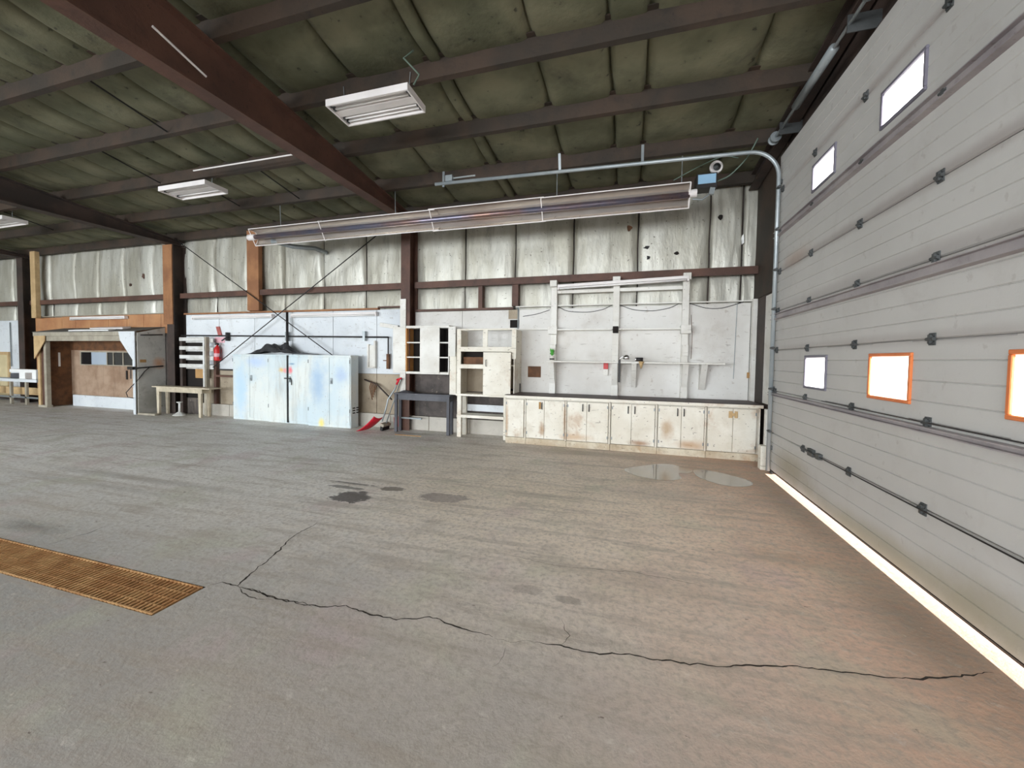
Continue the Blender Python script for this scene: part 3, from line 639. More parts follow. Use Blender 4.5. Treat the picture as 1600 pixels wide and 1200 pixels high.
# strip light on the rack
def strip_light(x0, x1, z, y, label, tubes=2, zr=None, depth=.1):
    zr = z if zr is None else zr
    t = thing('strip_light', label, 'light', ((x0 + x1) / 2, y, z), 'fluorescent strip lights on the wall')
    def bx(ya, yb, za, zb, a=0, b_=0):
        return MB().hexa([(x0 + a, ya, z + za), (x1 - b_, ya, zr + za), (x1 - b_, yb, zr + za), (x0 + a, yb, z + za), (x0 + a, ya, z + zb), (x1 - b_, ya, zr + zb), (x1 - b_, yb, zr + zb), (x0 + a, yb, z + zb)])
    part(t, 'housing', bx(y, y + depth, .03, .085), 'fixture_white', bevel=.004)
    for k in range(tubes):
        yy = y + .02 + k * .05
        part(t, 'tube', MB().tube([(x0 + .04, yy, z + .012), (x1 - .04, yy, zr + .012)], .014, 8), 'tube_white', smooth=True)
    for xx, zz in ((x0, z), (x1 - .03, zr)):
        part(t, 'end_cap', MB().box(xx, xx + .03, y, y + depth, zz - .01, zz + .03), 'fixture_white')
    return t
strip_light(-1.36, .98, 2.97, 8.05, 'double white strip light along the top of the wall rack', 2, 3.04, .14)
strip_light(-11.26, -8.53, 2.56, 8.18, 'white strip light on the wall left of the black pipe', 2, 2.56)
strip_light(-7.94, -5.52, 2.555, 8.18, 'white strip light on the wall right of the black pipe', 2, 2.555)
strip_light(-16.35, -13.9, 2.62, 8.18, 'white strip light on orange boards above the booth roof', 2, 2.62)
# things on and around the rack
def spot_box(name, x0, x1, y0, y1, z0, z1, m_, label, cat, **k): return solo(name, MB().box(x0, x1, y0, y1, z0, z1), m_, label, cat, bevel=.003, **k)
pl = thing('potted_plant', 'small bright green plant in a tin on the left end of the shelf', 'plant', (-1.44, 8.03, 1.58))
part(pl, 'tin', MB().lathe((-1.44, 8.03, 1.582), [(.042, 0), (.045, .005), (.045, .085), (.048, .09), (.046, .095)], 14), 'white_paint', smooth=False)
part(pl, 'tin_band', MB().lathe((-1.44, 8.03, 1.60), [(.0462, 0), (.0462, .025)], 14), 'black')
lf = MB()
for k in range(16):
    a = random.random() * 6.28; r = random.uniform(.03, .085); h = random.uniform(.13, .27)
    c0 = Vector((-1.44, 8.03, 1.67)); tip = c0 + Vector((math.cos(a) * r, math.sin(a) * r, h - .09)); s = Vector((-math.sin(a), math.cos(a), 0)) * .022
    mid_ = c0.lerp(tip, .6) + Vector((0, 0, .02)); lf.add([c0, mid_ + s, tip, mid_ - s], [(0, 1, 2, 3)])
part(pl, 'leaves', lf, 'green_leaf')
lp = thing('swing_lamp', 'chrome clamp lamp with curved head at the left of the shelf top', 'lamp', (-.12, 7.99, 1.58))
part(lp, 'clamp', MB().box(-.19, -.15, 7.94, 7.99, 1.2, 1.60), 'black_metal')
part(lp, 'arm', MB().tube([(-.17, 7.97, 1.58), (-.16, 7.97, 1.64), (-.10, 7.96, 1.68), (-.04, 7.95, 1.68)], .012, 8), 'chrome', smooth=True)
part(lp, 'head', MB().lathe((-.05, 7.95, 1.66), [(.02, .05), (.05, .035), (.065, 0), (.06, -.03), (.055, -.035)], 16), 'chrome', smooth=True)
lb = thing('lamp_socket', 'small dark clip socket with yellow cone on the shelf edge', 'lamp', (.19, 7.93, 1.58))
part(lb, 'body', MB().tube([(.12, 7.95, 1.625), (.24, 7.95, 1.625)], .035, 12), 'black_metal', smooth=True)
part(lb, 'ring', MB().tube([(.105, 7.95, 1.625), (.125, 7.95, 1.625)], .042, 12), 'chrome', smooth=True)
part(lb, 'cone', MB().lathe((.21, 7.945, 1.46), [(.012, 0), (.04, .1), (.05, .13)], 12), 'tan_timber', smooth=True)
rb = thing('switch_box', 'red and white switch box on the wall under the shelf', 'switch', (-.43, 8.28, 1.3))
part(rb, 'box', MB().box(-.47, -.385, 8.24, 8.298, 1.31, 1.43), 'white_paint', bevel=.003)
part(rb, 'cover', MB().box(-.47, -.385, 8.235, 8.298, 1.432, 1.55), 'red_paint', bevel=.003)
spot_box('wall_niche', -1.98, -1.71, 8.292, 8.304, 1.235, 1.46, 'brown_panel', 'square brown hole cut in the white wall board below the plant', 'wall hole')
spot_box('wall_niche', -2.375, -2.185, 8.292, 8.304, 2.25, 2.41, 'dark_hole', 'small black hole in the wall above the open wooden cupboard', 'wall hole')
spot_box('wall_niche', -2.41, -2.19, 8.286, 8.302, 2.43, 2.62, 'tan_board', 'small tan patch board above the black wall hole', 'board')
spot_box('outlet', 1.99, 2.045, 8.285, 8.3, 1.32, 1.42, 'kraft', 'brown electrical outlet on the white wall by the corner', 'outlet')
solo('conduit', MB().tube([(-2.2, 8.28, 2.68), (-2.2, 8.28, .95)], .014, 8), 'galv', 'thin grey conduit down the wall at the left end of the worktop', 'pipe', smooth=True)
solo('junction_box', MB().obox((-2.16, 8.2, 1.02), (.1, .1, .17), (0, 0, .3)).obox((-2.25, 8.16, .965), (.22, .12, .04), (0, .15, .2)), 'black_metal', 'black junction box at the foot of the conduit on the worktop', 'box')
solo('conduit', MB().box(-3.33, -1.55, 8.2, 8.23, 2.195, 2.22), 'white_paint', 'thin white rail across the wall above the open cupboard', 'rail')
def cable(pts, r, m_, label, n=7):
    P = []
    for i in range(len(pts) - 1):
        a = Vector(pts[i]); b_ = Vector(pts[i + 1])
        for k in range(4): P.append(a.lerp(b_, k / 4))
    P.append(Vector(pts[-1]))
    for _ in range(2): P = [P[0]] + [(P[i - 1] + P[i] * 2 + P[i + 1]) / 4 for i in range(1, len(P) - 1)] + [P[-1]]
    return solo('cable', MB().tube(P, r, n), m_, label, 'cable', smooth=True)
cable([(-1.38, 8.29, 2.66), (-1.2, 8.29, 2.56), (-.8, 8.29, 2.53), (-.5, 8.29, 2.58), (-.33, 8.29, 2.67)], .006, 'black_metal', 'thin dark cable sagging between the left and middle rack uprights')
cable([(-.19, 8.29, 2.66), (.05, 8.29, 2.56), (.4, 8.29, 2.53), (.7, 8.29, 2.58), (.88, 8.29, 2.68)], .006, 'black_metal', 'thin dark cable sagging between the middle and right rack uprights')
cable([(1.03, 8.29, 2.66), (1.3, 8.29, 2.56), (1.55, 8.29, 2.55), (1.9, 8.29, 2.66)], .006, 'black_metal', 'thin dark cable sagging on the wall right of the rack')
cable([(-1.55, 8.29, 2.6), (-1.8, 8.29, 2.52), (-2.1, 8.29, 2.48)], .006, 'black_metal', 'thin dark cable on the wall left of the rack')
cable([(1.06, 8.29, 2.45), (1.09, 8.29, 2.0), (1.08, 8.29, 1.65)], (.004), 'brown_panel', 'thin reddish-brown wire hanging beside the right rack upright')
solo('conduit', MB().tube([(1.8, 8.29, 2.62), (1.78, 8.29, 1.3)], .005, 6), 'grey_metal', 'thin grey conduit down the white wall near the corner', 'pipe')

# ------------------------------------------------------------------ open wooden cupboard (left of worktop)
cb = thing('wooden_cupboard', 'tall white open wooden cupboard with one door, left of the worktop', 'cupboard', (-2.75, 8.0, 0))
x0, x1, yf, yb = -3.33, -2.32, 7.76, 8.13
xr = -2.12
wm = 'bench_paint'
for a, b_ in ((x0, x0 + .09), (x1 - .02, x1 + .05)): part(cb, 'leg', MB().box(a, b_, yf + .02, yf + .1, 0, .84), wm, bevel=.003)
part(cb, 'leg', MB().box(x0, x0 + .09, yb - .08, yb, 0, .84), wm, bevel=.003)
part(cb, 'work_shelf', MB().box(x0 - .01, xr - .15, yf - .03, 8.14, .845, .89), wm, bevel=.004)
part(cb, 'lower_shelf', MB().box(x0, x1, yf, yb, .40, .46), wm, bevel=.003)
part(cb, 'back_board', MB().box(x0 + .09, x1, yb - .02, yb, .5, .64), 'white_plywood_cool', bevel=.003)
part(cb, 'side_panel', MB().box(x0, x0 + .02, yf, 8.29, .89, 2.18), wm, bevel=.002)
part(cb, 'side_panel', MB().box(xr - .02, xr, yf, 8.29, .93, 2.18), wm, bevel=.002)
for a, b_, z0_ in ((x0, x0 + .09, .89), (-2.775, -2.675, 1.74), (-2.18, -2.09, 1.6)): part(cb, 'stile', MB().box(a, b_, yf - .015, yf + .005, z0_, 2.18), wm, bevel=.003)
part(cb, 'rail', MB().box(x0, xr, yf - .02, yf + .004, 1.74, 1.835), wm, bevel=.003)
part(cb, 'rail', MB().box(x0, -2.75, yf - .02, yf + .004, 1.40, 1.485), wm, bevel=.003)
part(cb, 'rail', MB().box(x0, xr, yf - .02, yf + .02, 2.165, 2.195), wm, bevel=.003)
for z in (1.46, 1.80): part(cb, 'shelf', MB().box(x0 + .02, xr - .02, yf + .02, 8.28, z, z + .025), wm)
part(cb, 'inner_box', MB().box(x0 + .1, -2.76, yf + .1, 8.2, 1.487, 1.63), 'brown_panel')
part(cb, 'inner_back', MB().box(x0 + .02, xr - .02, 8.26, 8.28, .9, 1.79), 'tan_board')
part(cb, 'inner_top_dark', MB().box(x0 + .1, -2.76, yf + .2, 8.25, 1.64, 1.74), 'dark_hole')
d = part(cb, 'door', MB().obox((-2.46, yf - .06, 1.31), (.58, .022, .84), (0, 0, R(-4))), wm, bevel=.004)
part(d, 'handle', MB().tube([(-2.68, yf - .06, 1.58), (-2.68, yf - .095, 1.575), (-2.68, yf - .095, 1.46), (-2.68, yf - .06, 1.455)], .007, 6), 'black_metal')
# ------------------------------------------------------------------ wall cabinet with open doors
wc = thing('wall_cabinet', 'white wall cabinet with open left door and dark shelves above the grey desk', 'cabinet', (-4.1, 8.1, 1.25))
wy = 7.96
part(wc, 'top', MB().box(-4.62, -3.6, wy, 8.29, 2.235, 2.29), 'white_paint', bevel=.003)
part(wc, 'bottom', MB().box(-4.62, -3.6, wy, 8.29, 1.255, 1.305), 'white_paint', bevel=.003)
part(wc, 'side', MB().box(-4.62, -4.602, wy, 8.29, 1.305, 2.235), 'orange_ply')
part(wc, 'side', MB().box(-3.618, -3.6, wy, 8.29, 1.305, 2.235), 'white_paint')
part(wc, 'divider', MB().box(-4.28, -4.262, wy + .03, 8.29, 1.305, 2.235), 'dark_hole')
part(wc, 'divider', MB().box(-3.84, -3.822, wy + .02, 8.29, 1.305, 2.235), 'dark_hole')  # shade of the open bay painted onto the divider
part(wc, 'back', MB().box(-4.602, -3.618, 8.27, 8.29, 1.305, 2.235), 'dark_hole')
for z in (1.60, 1.915): part(wc, 'shelf', MB().box(-4.602, -3.618, wy + .012, 8.27, z, z + .028), 'white_paint', bevel=.002)
part(wc, 'door', MB().obox((-4.04, wy - .012, 1.77), (.46, .02, .97), (0, 0, 0)), 'white_paint', bevel=.004)
part(wc, 'door', MB().obox((-4.77, wy - .012, 1.765), (.3, .02, 1.0), (0, 0, R(3))), 'white_paint', bevel=.004)
part(wc, 'door', MB().obox((-3.51, wy - .04, 1.95), (.17, .02, .62), (0, 0, R(-10))), 'white_paint', bevel=.004)
solo('tall_board', MB().box(-3.57, -3.42, 7.93, 7.97, .84, 1.73), 'bench_paint', 'tall white board standing between grey desk and wooden cupboard', 'board', bevel=.004)
# ------------------------------------------------------------------ grey steel desk
dk = thing('steel_desk', 'dark grey steel work table with square legs under the wall cabinet', 'table', (-4.16, 7.97, 0))
part(dk, 'top', MB().box(-4.82, -3.49, 7.79, 8.035, .815, .845), 'desk_grey', bevel=.004)
part(dk, 'apron', MB().box(-4.72, -3.56, 7.81, 7.825, .70, .815), 'desk_grey')
part(dk, 'apron', MB().box(-3.53, -3.515, 7.83, 8.02, .70, .815), 'desk_grey')
for x in (-4.8, -3.575):
    for y in (7.80, 7.97): part(dk, 'leg', MB().box(x, x + .065, y, y + .05, 0, .815), 'desk_grey', bevel=.004)
part(dk, 'foot_bar', MB().box(-4.74, -4.25, 7.98, 8.02, .27, .30), 'grey_metal')
solo('desk_cloth', MB().grid(8, 5, lambda u, v: (-4.78 + .4 * u, 7.83 + .22 * v, .847 + .05 * math.sin(math.pi * u) * math.sin(math.pi * v) * (1 + .6 * noise.noise((u * 5, v * 5, 3))))), 'desk_grey', 'dark grey folded cloth on the left corner of the steel table', 'cloth', smooth=True)
solo('scrap_bars', MB().box(-4.6, -4.0, 7.5, 7.52, 0, .012), 'kraft', 'thin rusty bar lying on the floor before the grey desk', 'bar')
# ------------------------------------------------------------------ shovel and broom
sv = thing('snow_shovel', 'red snow shovel with grey shaft leaning beside the grey desk', 'shovel', (-5.0, 7.8, 0))
p0, p1 = Vector((-5.05, 7.72, .22)), Vector((-4.72, 7.86, 1.14))
part(sv, 'shaft', MB().tube([p0, Vector((-4.97, 7.74, .48)), Vector((-4.93, 7.76, .70)), Vector((-4.80, 7.82, .92)), p1], .016, 8), 'galv', smooth=True)
part(sv, 'grip', MB().tube([p1 - Vector((.05, .02, .12)), p1], .024, 8).tube([p1 + Vector((-.06, .0, -.02)), p1 + Vector((.06, 0, .02))], .02, 8), 'red_plastic', smooth=True)
def blade(u, v):
    return (-5.46 + .36 * v + .16 * (u - .5) * 0 + .06 * (u - .5), 7.60 + .12 * v + .34 * (u - .5), .012 + .27 * v ** 1.5 + .05 * (2 * abs(u - .5)) ** 2 * (.3 + v))
bl = part(sv, 'blade', MB().grid(8, 8, blade), 'red_plastic', smooth=True)
sm_ = bl.modifiers.new('thick', 'SOLIDIFY'); sm_.thickness = .008
br = thing('push_broom', 'broom with pale shaft standing against the red shovel', 'broom', (-4.95, 7.95, 0))
part(br, 'shaft', MB().tube([(-5.06, 7.9, .16), (-4.74, 8.0, 1.15)], .012, 8), 'galv', smooth=True)
part(br, 'head', MB().obox((-5.08, 7.9, .13), (.1, .3, .06), (0, .3, 0)), 'grey_timber', bevel=.006)
bri = MB()
for k in range(14): bri.obox((-5.095, 7.77 + k * .02, .06), (.06, .014, .1), (0, .1, 0))
part(br, 'bristles', bri, 'black', kind='stuff')
solo('red_rag', MB().grid(8, 6, lambda u, v: (-5.0 + .16 * u, 8.13 - .04 * v - .02 * math.sin(u * 9), .03 + .26 * v - .03 * math.sin(u * 7))), 'faded_red', 'faded red rag hanging low behind the shovel', 'rag', smooth=True)
# ------------------------------------------------------------------ steel storage cabinets
def steel_cabinet(x0, x1, yf, label, xm, extras=None):
    yb_ = min(8.19, yf + .29)
    t = thing('steel_cabinet', label, 'cabinet', ((x0 + x1) / 2, yf + .24, 0), 'pale blue-white steel storage cabinets')
    part(t, 'body', MB().box(x0, x1, yf + .02, yb_, 0, 1.625), 'cab_white', bevel=.006)
    part(t, 'top_lip', MB().box(x0 - .004, x1 + .004, yf + .005, yb_ + .004, 1.6, 1.635), 'cab_white', bevel=.004)
    part(t, 'plinth', MB().box(x0 + .01, x1 - .01, yf + .012, yf + .03, .0, .06), 'cab_white')
    for k, (a, b_) in enumerate(((x0 + .018, xm - .004), (xm + .004, x1 - .018))):
        d = part(t, 'door', MB().box(a, b_, yf, yf + .02, .062, 1.585), 'cab_white', bevel=.005)
        e = a if k == 0 else b_
        for z in (.35, 1.45): part(d, 'hinge', MB().tube([(e, yf - .004, z), (e, yf - .004, z + .08)], .008, 6), 'grey_metal')
        if k == 1: part(d, 'handle', MB().box(a + .03, a + .085, yf - .022, yf, .98, 1.12).box(a + .045, a + .07, yf - .04, yf - .02, 1.0, 1.06), 'galv', bevel=.004)
    return t
steel_cabinet(-9.53, -8.36, 7.93, 'pale blue-white steel cabinet, leftmost, beside the wooden table', -8.97)
c = steel_cabinet(-8.345, -7.09, 7.88, 'steel cabinet with black strap and coloured paint smears, middle of the three', -7.735)
part(c, 'strap', MB().box(-7.755, -7.715, 7.862, 7.88, .02, 1.62), 'black')
part(c, 'latch', MB().box(-7.82, -7.63, 7.85, 7.866, 1.06, 1.085).tube([(-7.64, 7.855, 1.08), (-7.6, 7.85, 1.02), (-7.6, 7.85, .92)], .01, 6), 'black_metal')
c = steel_cabinet(-7.075, -5.91, 7.79, 'steel cabinet with blue smears and side louvres, nearest the red shovel', -6.475)
for k in range(2):
    for j in range(3):
        y0 = 7.87 + k * .13; z0 = .33 + j * .055
        part(c, 'louvre', MB().prism([(-5.91, z0), (-5.898, z0 - .006), (-5.896, z0 + .004), (-5.91, z0 + .018)], 1, y0, y0 + .08), 'black')
def tarpf(u, v):
    x = -9.05 + 2.1 * u; env = math.sin(math.pi * min(1, max(0, u))) ** .6
    h = (.24 * math.exp(-((u - .26) / .16) ** 2) + .15 * math.exp(-((u - .52) / .10) ** 2) + .045 * (u < .95)) * math.sin(math.pi * (.08 + .84 * v))
    h *= 1 + .8 * noise.noise((u * 11, v * 6, 1.3)); edge = -.06 * (1 - v) ** 6 * (1 if u < .75 else 0)
    return (x, 7.88 + .33 * v + .02 * noise.noise((u * 7, v * 4, 9)), 1.642 + max(.0, h) * env)
t_ = solo('tarp', MB().grid(36, 12, tarpf), 'tarp', 'crumpled dark tarpaulin thrown on top of the steel cabinets', 'tarp', smooth=True)
# ------------------------------------------------------------------ pipes and cross braces on the wall
def pipe(pts, r, m_, label, name='pipe', cat='pipe', n=8): return solo(name, MB().tube(pts, r, n), m_, label, cat, smooth=True)
ap_ = thing('air_line', 'long black air pipe running level along the white wall', 'pipe', (-8.4, 8.22, 2.1))
part(ap_, 'pipe_run', MB().tube([(-11.7, 8.22, 2.13), (-5.22, 8.22, 2.06)], .018, 8).tube([(-5.22, 8.22, 2.07), (-5.22, 8.22, 1.62)], .016, 8), 'black_metal', smooth=True)
for x in (-10.05, -8.1, -5.86):
    part(ap_, 'pipe_clamp', MB().box(x - .03, x + .03, 8.2, 8.29, 1.98, 2.2), 'galv' if x > -9 else 'black_metal')
part(ap_, 'valve', MB().tube([(-10.05, 8.2, 2.06), (-10.16, 8.16, 1.98)], .018, 6).tube([(-10.05, 8.2, 2.06), (-9.92, 8.14, 2.03), (-9.84, 8.12, 1.98)], .012, 6), 'black_metal')
part(ap_, 'drop_valve', MB().box(-5.25, -5.19, 8.19, 8.25, 1.34, 1.68).box(-5.34, -5.22, 8.2, 8.22, 1.52, 1.54), 'brown_panel')
pipe([(-8.02, 8.16, 2.68), (-8.02, 8.16, 1.95), (-8.0, 8.15, 1.86)], .03, 'black_metal', 'thick black pipe dropping to the tarpaulin between the strip lights')
pipe([(-11.75, 8.12, 4.72), (-6.3, 8.12, 1.42)], .012, 'black_metal', 'thin dark brace rod falling from the booth column to the lower right', 'brace_rod', 'brace rod', 6)
pipe([(-4.84, 8.13, 4.72), (-10.44, 8.13, 1.28)], .012, 'black_metal', 'thin dark brace rod falling from the red-brown column to the lower left', 'brace_rod', 'brace rod', 6)
solo('wall_bracket', MB().box(-5.78, -5.74, 8.22, 8.29, 1.35, 1.9).box(-5.74, -5.58, 8.22, 8.29, 1.35, 1.38).box(-5.60, -5.56, 8.22, 8.29, 1.35, 1.98).box(-5.74, -5.6, 8.25, 8.29, 1.38, 1.88), 'white_paint', 'white framed bracket on the wall right of the steel cabinets', 'bracket')
solo('swing_bracket', MB().beam((-5.45, 8.26, 2.35), (-4.98, 8.26, 2.28), .07, .09), 'white_paint', 'short white arm sticking out from the wall left of the wall cabinet', 'bracket', bevel=.004)
pipe([(-5.86, 8.24, 1.08), (-5.5, 8.2, .98), (-5.05, 8.1, .66)], .018, 'steel_dark', 'dark slanting bar on the tan wall board behind the shovel', 'wall_bar', 'bar')
hs = MB()
for k in range(5): hs.tube([(-5.66 + .035 * k, 8.22, 1.05 - .02 * k), (-5.68 + .04 * k, 8.18, .9), (-5.62 + .02 * k, 8.2, .62 + .06 * k)], .012, 6)
solo('strap_bundle', hs, 'brown_panel', 'bundle of brown straps hanging on the tan wall board', 'straps')
solo('door_sweep', MB().box(-10.35, -9.6, 8.24, 8.29, 1.2, 1.24), 'black_metal', 'thin black ledge on the wall left of the steel cabinets', 'ledge')
solo('wall_ledge', MB().box(-10.4, -9.56, 8.16, 8.29, 1.03, 1.08), 'steel_brown', 'brown ledge on the wall behind the wooden table', 'ledge')
# fire extinguisher on its red marker board
ex = thing('fire_extinguisher', 'red fire extinguisher hanging on the white wall above the wooden table', 'fire extinguisher', (-10.36, 8.2, 1.45))
part(ex, 'cylinder', MB().lathe((-10.36, 8.2, 1.45), [(.03, 0), (.075, .012), (.08, .03), (.08, .3), (.06, .36), (.03, .39), (.025, .42)], 18), 'red_paint', smooth=True)
part(ex, 'label_band', MB().lathe((-10.36, 8.2, 1.56), [(.0815, 0), (.0815, .09)], 18), 'pink_paint')
part(ex, 'valve', MB().box(-10.40, -10.32, 8.16, 8.22, 1.87, 1.92).beam((-10.42, 8.17, 1.95), (-10.28, 8.17, 1.90), .02, .015), 'black_metal')
part(ex, 'hose', MB().tube([(-10.32, 8.18, 1.89), (-10.24, 8.17, 1.86), (-10.22, 8.17, 1.7), (-10.24, 8.17, 1.5)], .012, 6), 'black_metal', smooth=True)
solo('marker_board', MB().hexa([(-10.42, 8.27, 2.12), (-10.30, 8.27, 2.12), (-10.30, 8.299, 2.12), (-10.42, 8.299, 2.12), (-10.5, 8.27, 2.36), (-10.38, 8.27, 2.36), (-10.38, 8.299, 2.36), (-10.5, 8.299, 2.36)]), 'faded_red', 'faded red slanted board above the fire extinguisher', 'sign')
solo('marker_patch', MB().box(-10.56, -10.22, 8.285, 8.299, 1.93, 2.08), 'pink_paint', 'faded pink paint patch on the wall behind the fire extinguisher', 'sign')
solo('wall_stud', MB().box(-10.50, -10.42, 8.2, 8.29, .3, 1.6), 'steel_brown', 'dark narrow stud below the fire extinguisher', 'stud')
# ------------------------------------------------------------------ wooden table
tb = thing('wooden_table', 'pale wooden table with tapered legs left of the steel cabinets', 'table', (-11.0, 8.0, 0))
part(tb, 'top', MB().box(-12.05, -10.0, 7.68, 8.02, .735, .765), 'table_wood', bevel=.005)
part(tb, 'apron', MB().box(-11.95, -10.32, 7.735, 7.755, .62, .735), 'table_wood')
part(tb, 'apron', MB().box(-10.36, -10.34, 7.755, 8.0, .62, .735), 'table_wood')
for x in (-11.9, -10.40):
    for y in (7.76, 7.98):
        part(tb, 'leg', MB().hexa([(x - .032, y - .03, 0), (x + .032, y - .03, 0), (x + .032, y + .03, 0), (x - .032, y + .03, 0), (x - .055, y - .03, .735), (x + .055, y - .03, .735), (x + .055, y + .03, .735), (x - .055, y + .03, .735)]), 'table_wood', bevel=.004)
solo('jack_stand', MB().lathe((-11.3, 7.87, 0), [(.16, 0), (.16, .015), (.03, .1), (.025, .32), (.07, .34), (.07, .36)], 12), 'pallet_white', 'small white jack stand on the floor under the wooden table', 'stand')
solo('plank', MB().beam((-12.38, 7.58, .026), (-11.75, 7.60, .026), .08, .05), 'grey_timber', 'pale plank lying on the floor by the grey booth side', 'plank', bevel=.004)
# ------------------------------------------------------------------ upright pallet
pa = thing('pallet', 'white slatted pallet standing on end behind the wooden table', 'pallet', (-11.0, 8.1, 0))
py0 = 8.06
for x in (-11.5, -10.64): part(pa, 'stringer', MB().box(x - .04, x + .05, py0, py0 + .1, 0.0, 2.08), 'grey_timber' if x > -11 else 'steel_dark', bevel=.003)
for k in range(4):
    z = 1.97 - k * .235
    part(pa, 'slat', MB().box(-11.53, -10.62, py0 - .018, py0, z, z + .095), 'pallet_white', bevel=.003)
for k in range(4):
    z = 1.97 - k * .235
    part(pa, 'back_slat', MB().box(-11.53, -10.46, py0 + .1, py0 + .118, z - .04, z + .07), 'pallet_white', bevel=.003)
part(pa, 'edge_board', MB().box(-10.68, -10.62, py0 - .02, py0, .75, 1.97), 'pallet_white', bevel=.003)
solo('dark_sheet', MB().box(-11.55, -10.9, 8.2, 8.25, .32, 2.05), 'dark_hole', 'dark sheet standing behind the white pallet', 'board')
solo('cardboard_box', MB().box(-11.15, -10.72, 8.185, 8.197, .98, 1.30), 'kraft', 'brown cardboard sheet seen below the slats of the white pallet', 'box', bevel=.004)
solo('olive_bin_panel', MB().box(-11.6, -10.95, 8.182, 8.198, 0, .44), 'dark_board', 'thin dark olive panel standing for a bin on the floor behind the wooden table', 'board', bevel=.003)  # thin panel in place of a bin
# ------------------------------------------------------------------ plywood booth
bo = thing('plywood_booth', 'open plywood booth with flat roof, white gusset and grey side against the wall', 'booth', (-14.5, 8.0, 0))
by0, by1, bx0, bx1 = 7.6, 8.28, -16.72, -12.45
for x in (bx0, -16.42): part(bo, 'post', MB().box(x, x + .11, by0, by0 + .1, 0, 1.96), 'tan_timber' if x == bx0 else 'grey_timber', bevel=.004)
part(bo, 'post', MB().box(bx1 - .09, bx1, by0, by0 + .1, 0, 1.96), 'grey_timber', bevel=.004)
part(bo, 'post_gap', MB().box(bx0 + .11, -16.42, by0 + .04, by0 + .06, .05, 1.96), 'steel_brown')
part(bo, 'sill', MB().box(bx0, -16.3, by0 - .01, by0 + .12, 0, .06), 'grey_timber')
part(bo, 'header', MB().box(bx0, bx1, by0 - .02, by0 + .03, 1.95, 2.09), 'grey_timber', bevel=.004)
part(bo, 'header', MB().box(bx0 - .1, bx1 - .02, by0 - .04, by0 + .02, 2.092, 2.20), 'grey_timber', bevel=.004)
part(bo, 'gusset', MB().prism([(-16.74, 1.42), (-16.74, 2.1), (-16.22, 2.1), (-16.22, 1.96), (-16.66, 1.5)], 1, by0 - .06, by0 - .042), 'tan_timber')
part(bo, 'gusset', MB().prism([(-13.06, 2.2), (-12.44, 2.2), (-12.44, 0.0), (-12.53, 0.0), (-12.53, 1.45), (-13.0, 1.97)], 1, by0 - .06, by0 - .042), 'white_plywood_cool', label='white painted corner gusset')
part(bo, 'left_panel', MB().box(-16.5, -16.47, by0 + .1, by1, .02, 2.0), 'brown_panel')
part(bo, 'back_panel', MB().box(-16.47, bx1 - .02, by1 - .02, by1, .33, 2.1), 'brown_panel_light')
part(bo, 'back_header', MB().box(-16.47, bx1 - .02, by1 - .04, by1 - .02, 1.7, 2.15), 'brown_panel')
part(bo, 'wainscot', MB().box(-16.25, bx1 - .02, by1 - .12, by1 - .04, 0, .335), 'white_plywood_cool', bevel=.004)
wf = MB()
for z in (1.245, 1.64): wf.box(-15.98, -13.4, by1 - .06, by1 - .03, z, z + .03)
for x in (-15.98, -14.78, -14.50, -14.08): wf.box(x, x + .035, by1 - .06, by1 - .03, 1.275, 1.64)
w_ = part(bo, 'window_strip', wf, 'grey_timber')
for k, (a, b_) in enumerate(((-15.94, -15.48), (-15.48, -14.78), (-14.74, -14.5), (-14.46, -14.08), (-14.04, -13.4))):
    part(w_, 'pane', MB().box(a, b_, by1 - .045, by1 - .04, 1.275, 1.64), 'pale_glass' if k == 1 else 'dark_glass')
part(bo, 'right_panel', MB().hexa([(bx1, by0, 0), (bx1 + .025, by0, 0), (bx1 + .025, 8.29, 0), (bx1, 8.29, 0), (bx1, by0, 2.17), (bx1 + .025, by0, 2.17), (bx1 + .025, 8.29, 2.36), (bx1, 8.29, 2.36)]), 'grey_panel')
part(bo, 'panel_patch', MB().box(bx1 + .025, bx1 + .03, by0 + .05, by0 + .2, 1.38, 1.46), 'kraft')
rf = MB().hexa([(bx0 - .12, by0 - .05, 2.2), (bx1 + .04, by0 - .05, 2.2), (bx1 + .04, 8.29, 2.36), (bx0 - .12, 8.29, 2.36), (bx0 - .12, by0 - .05, 2.215), (bx1 + .04, by0 - .05, 2.215), (bx1 + .04, 8.29, 2.375), (bx0 - .12, 8.29, 2.375)])
part(bo, 'roof', rf, 'roof_felt')
for (x, z) in ((-13.95, .98), (-13.05, .98)): part(bo, 'coat_hook', MB().box(x - .02, x + .02, by1 - .05, by1 - .02, z - .12, z + .14), 'black_metal')
part(bo, 'paper_note', MB().box(-16.468, -16.464, 7.95, 8.0, 1.2, 1.62), 'paper_white')
part(bo, 'switch_plate', MB().box(-13.75, -13.5, by1 - .03, by1 - .02, .66, .70), 'paper_white')
s0 = lambda y: 2.215 + (y - 7.55) * .2162
def lay(x0, x1, y0, y1, t, m_, label):
    solo('foam_sheet', MB().hexa([(x0, y0, s0(y0) + .002), (x1, y0, s0(y0) + .002), (x1, y1, s0(y1) + .002), (x0, y1, s0(y1) + .002), (x0, y0, s0(y0) + t), (x1, y0, s0(y0) + t), (x1, y1, s0(y1) + t), (x0, y1, s0(y1) + t)]), m_, label, 'sheet')
lay(-15.3, -13.6, 7.62, 7.80, .03, 'paper_white', 'white foam sheet at the front edge of the booth roof')
lay(-14.9, -13.5, 7.9, 8.1, .05, 'fixture_white', 'shorter white sheet farther back on the booth roof')
bp_ = thing('booth_air_pipe', 'black air pipe with drooping hose across the grey booth side', 'pipe', (-12.4, 7.9, 1.3))
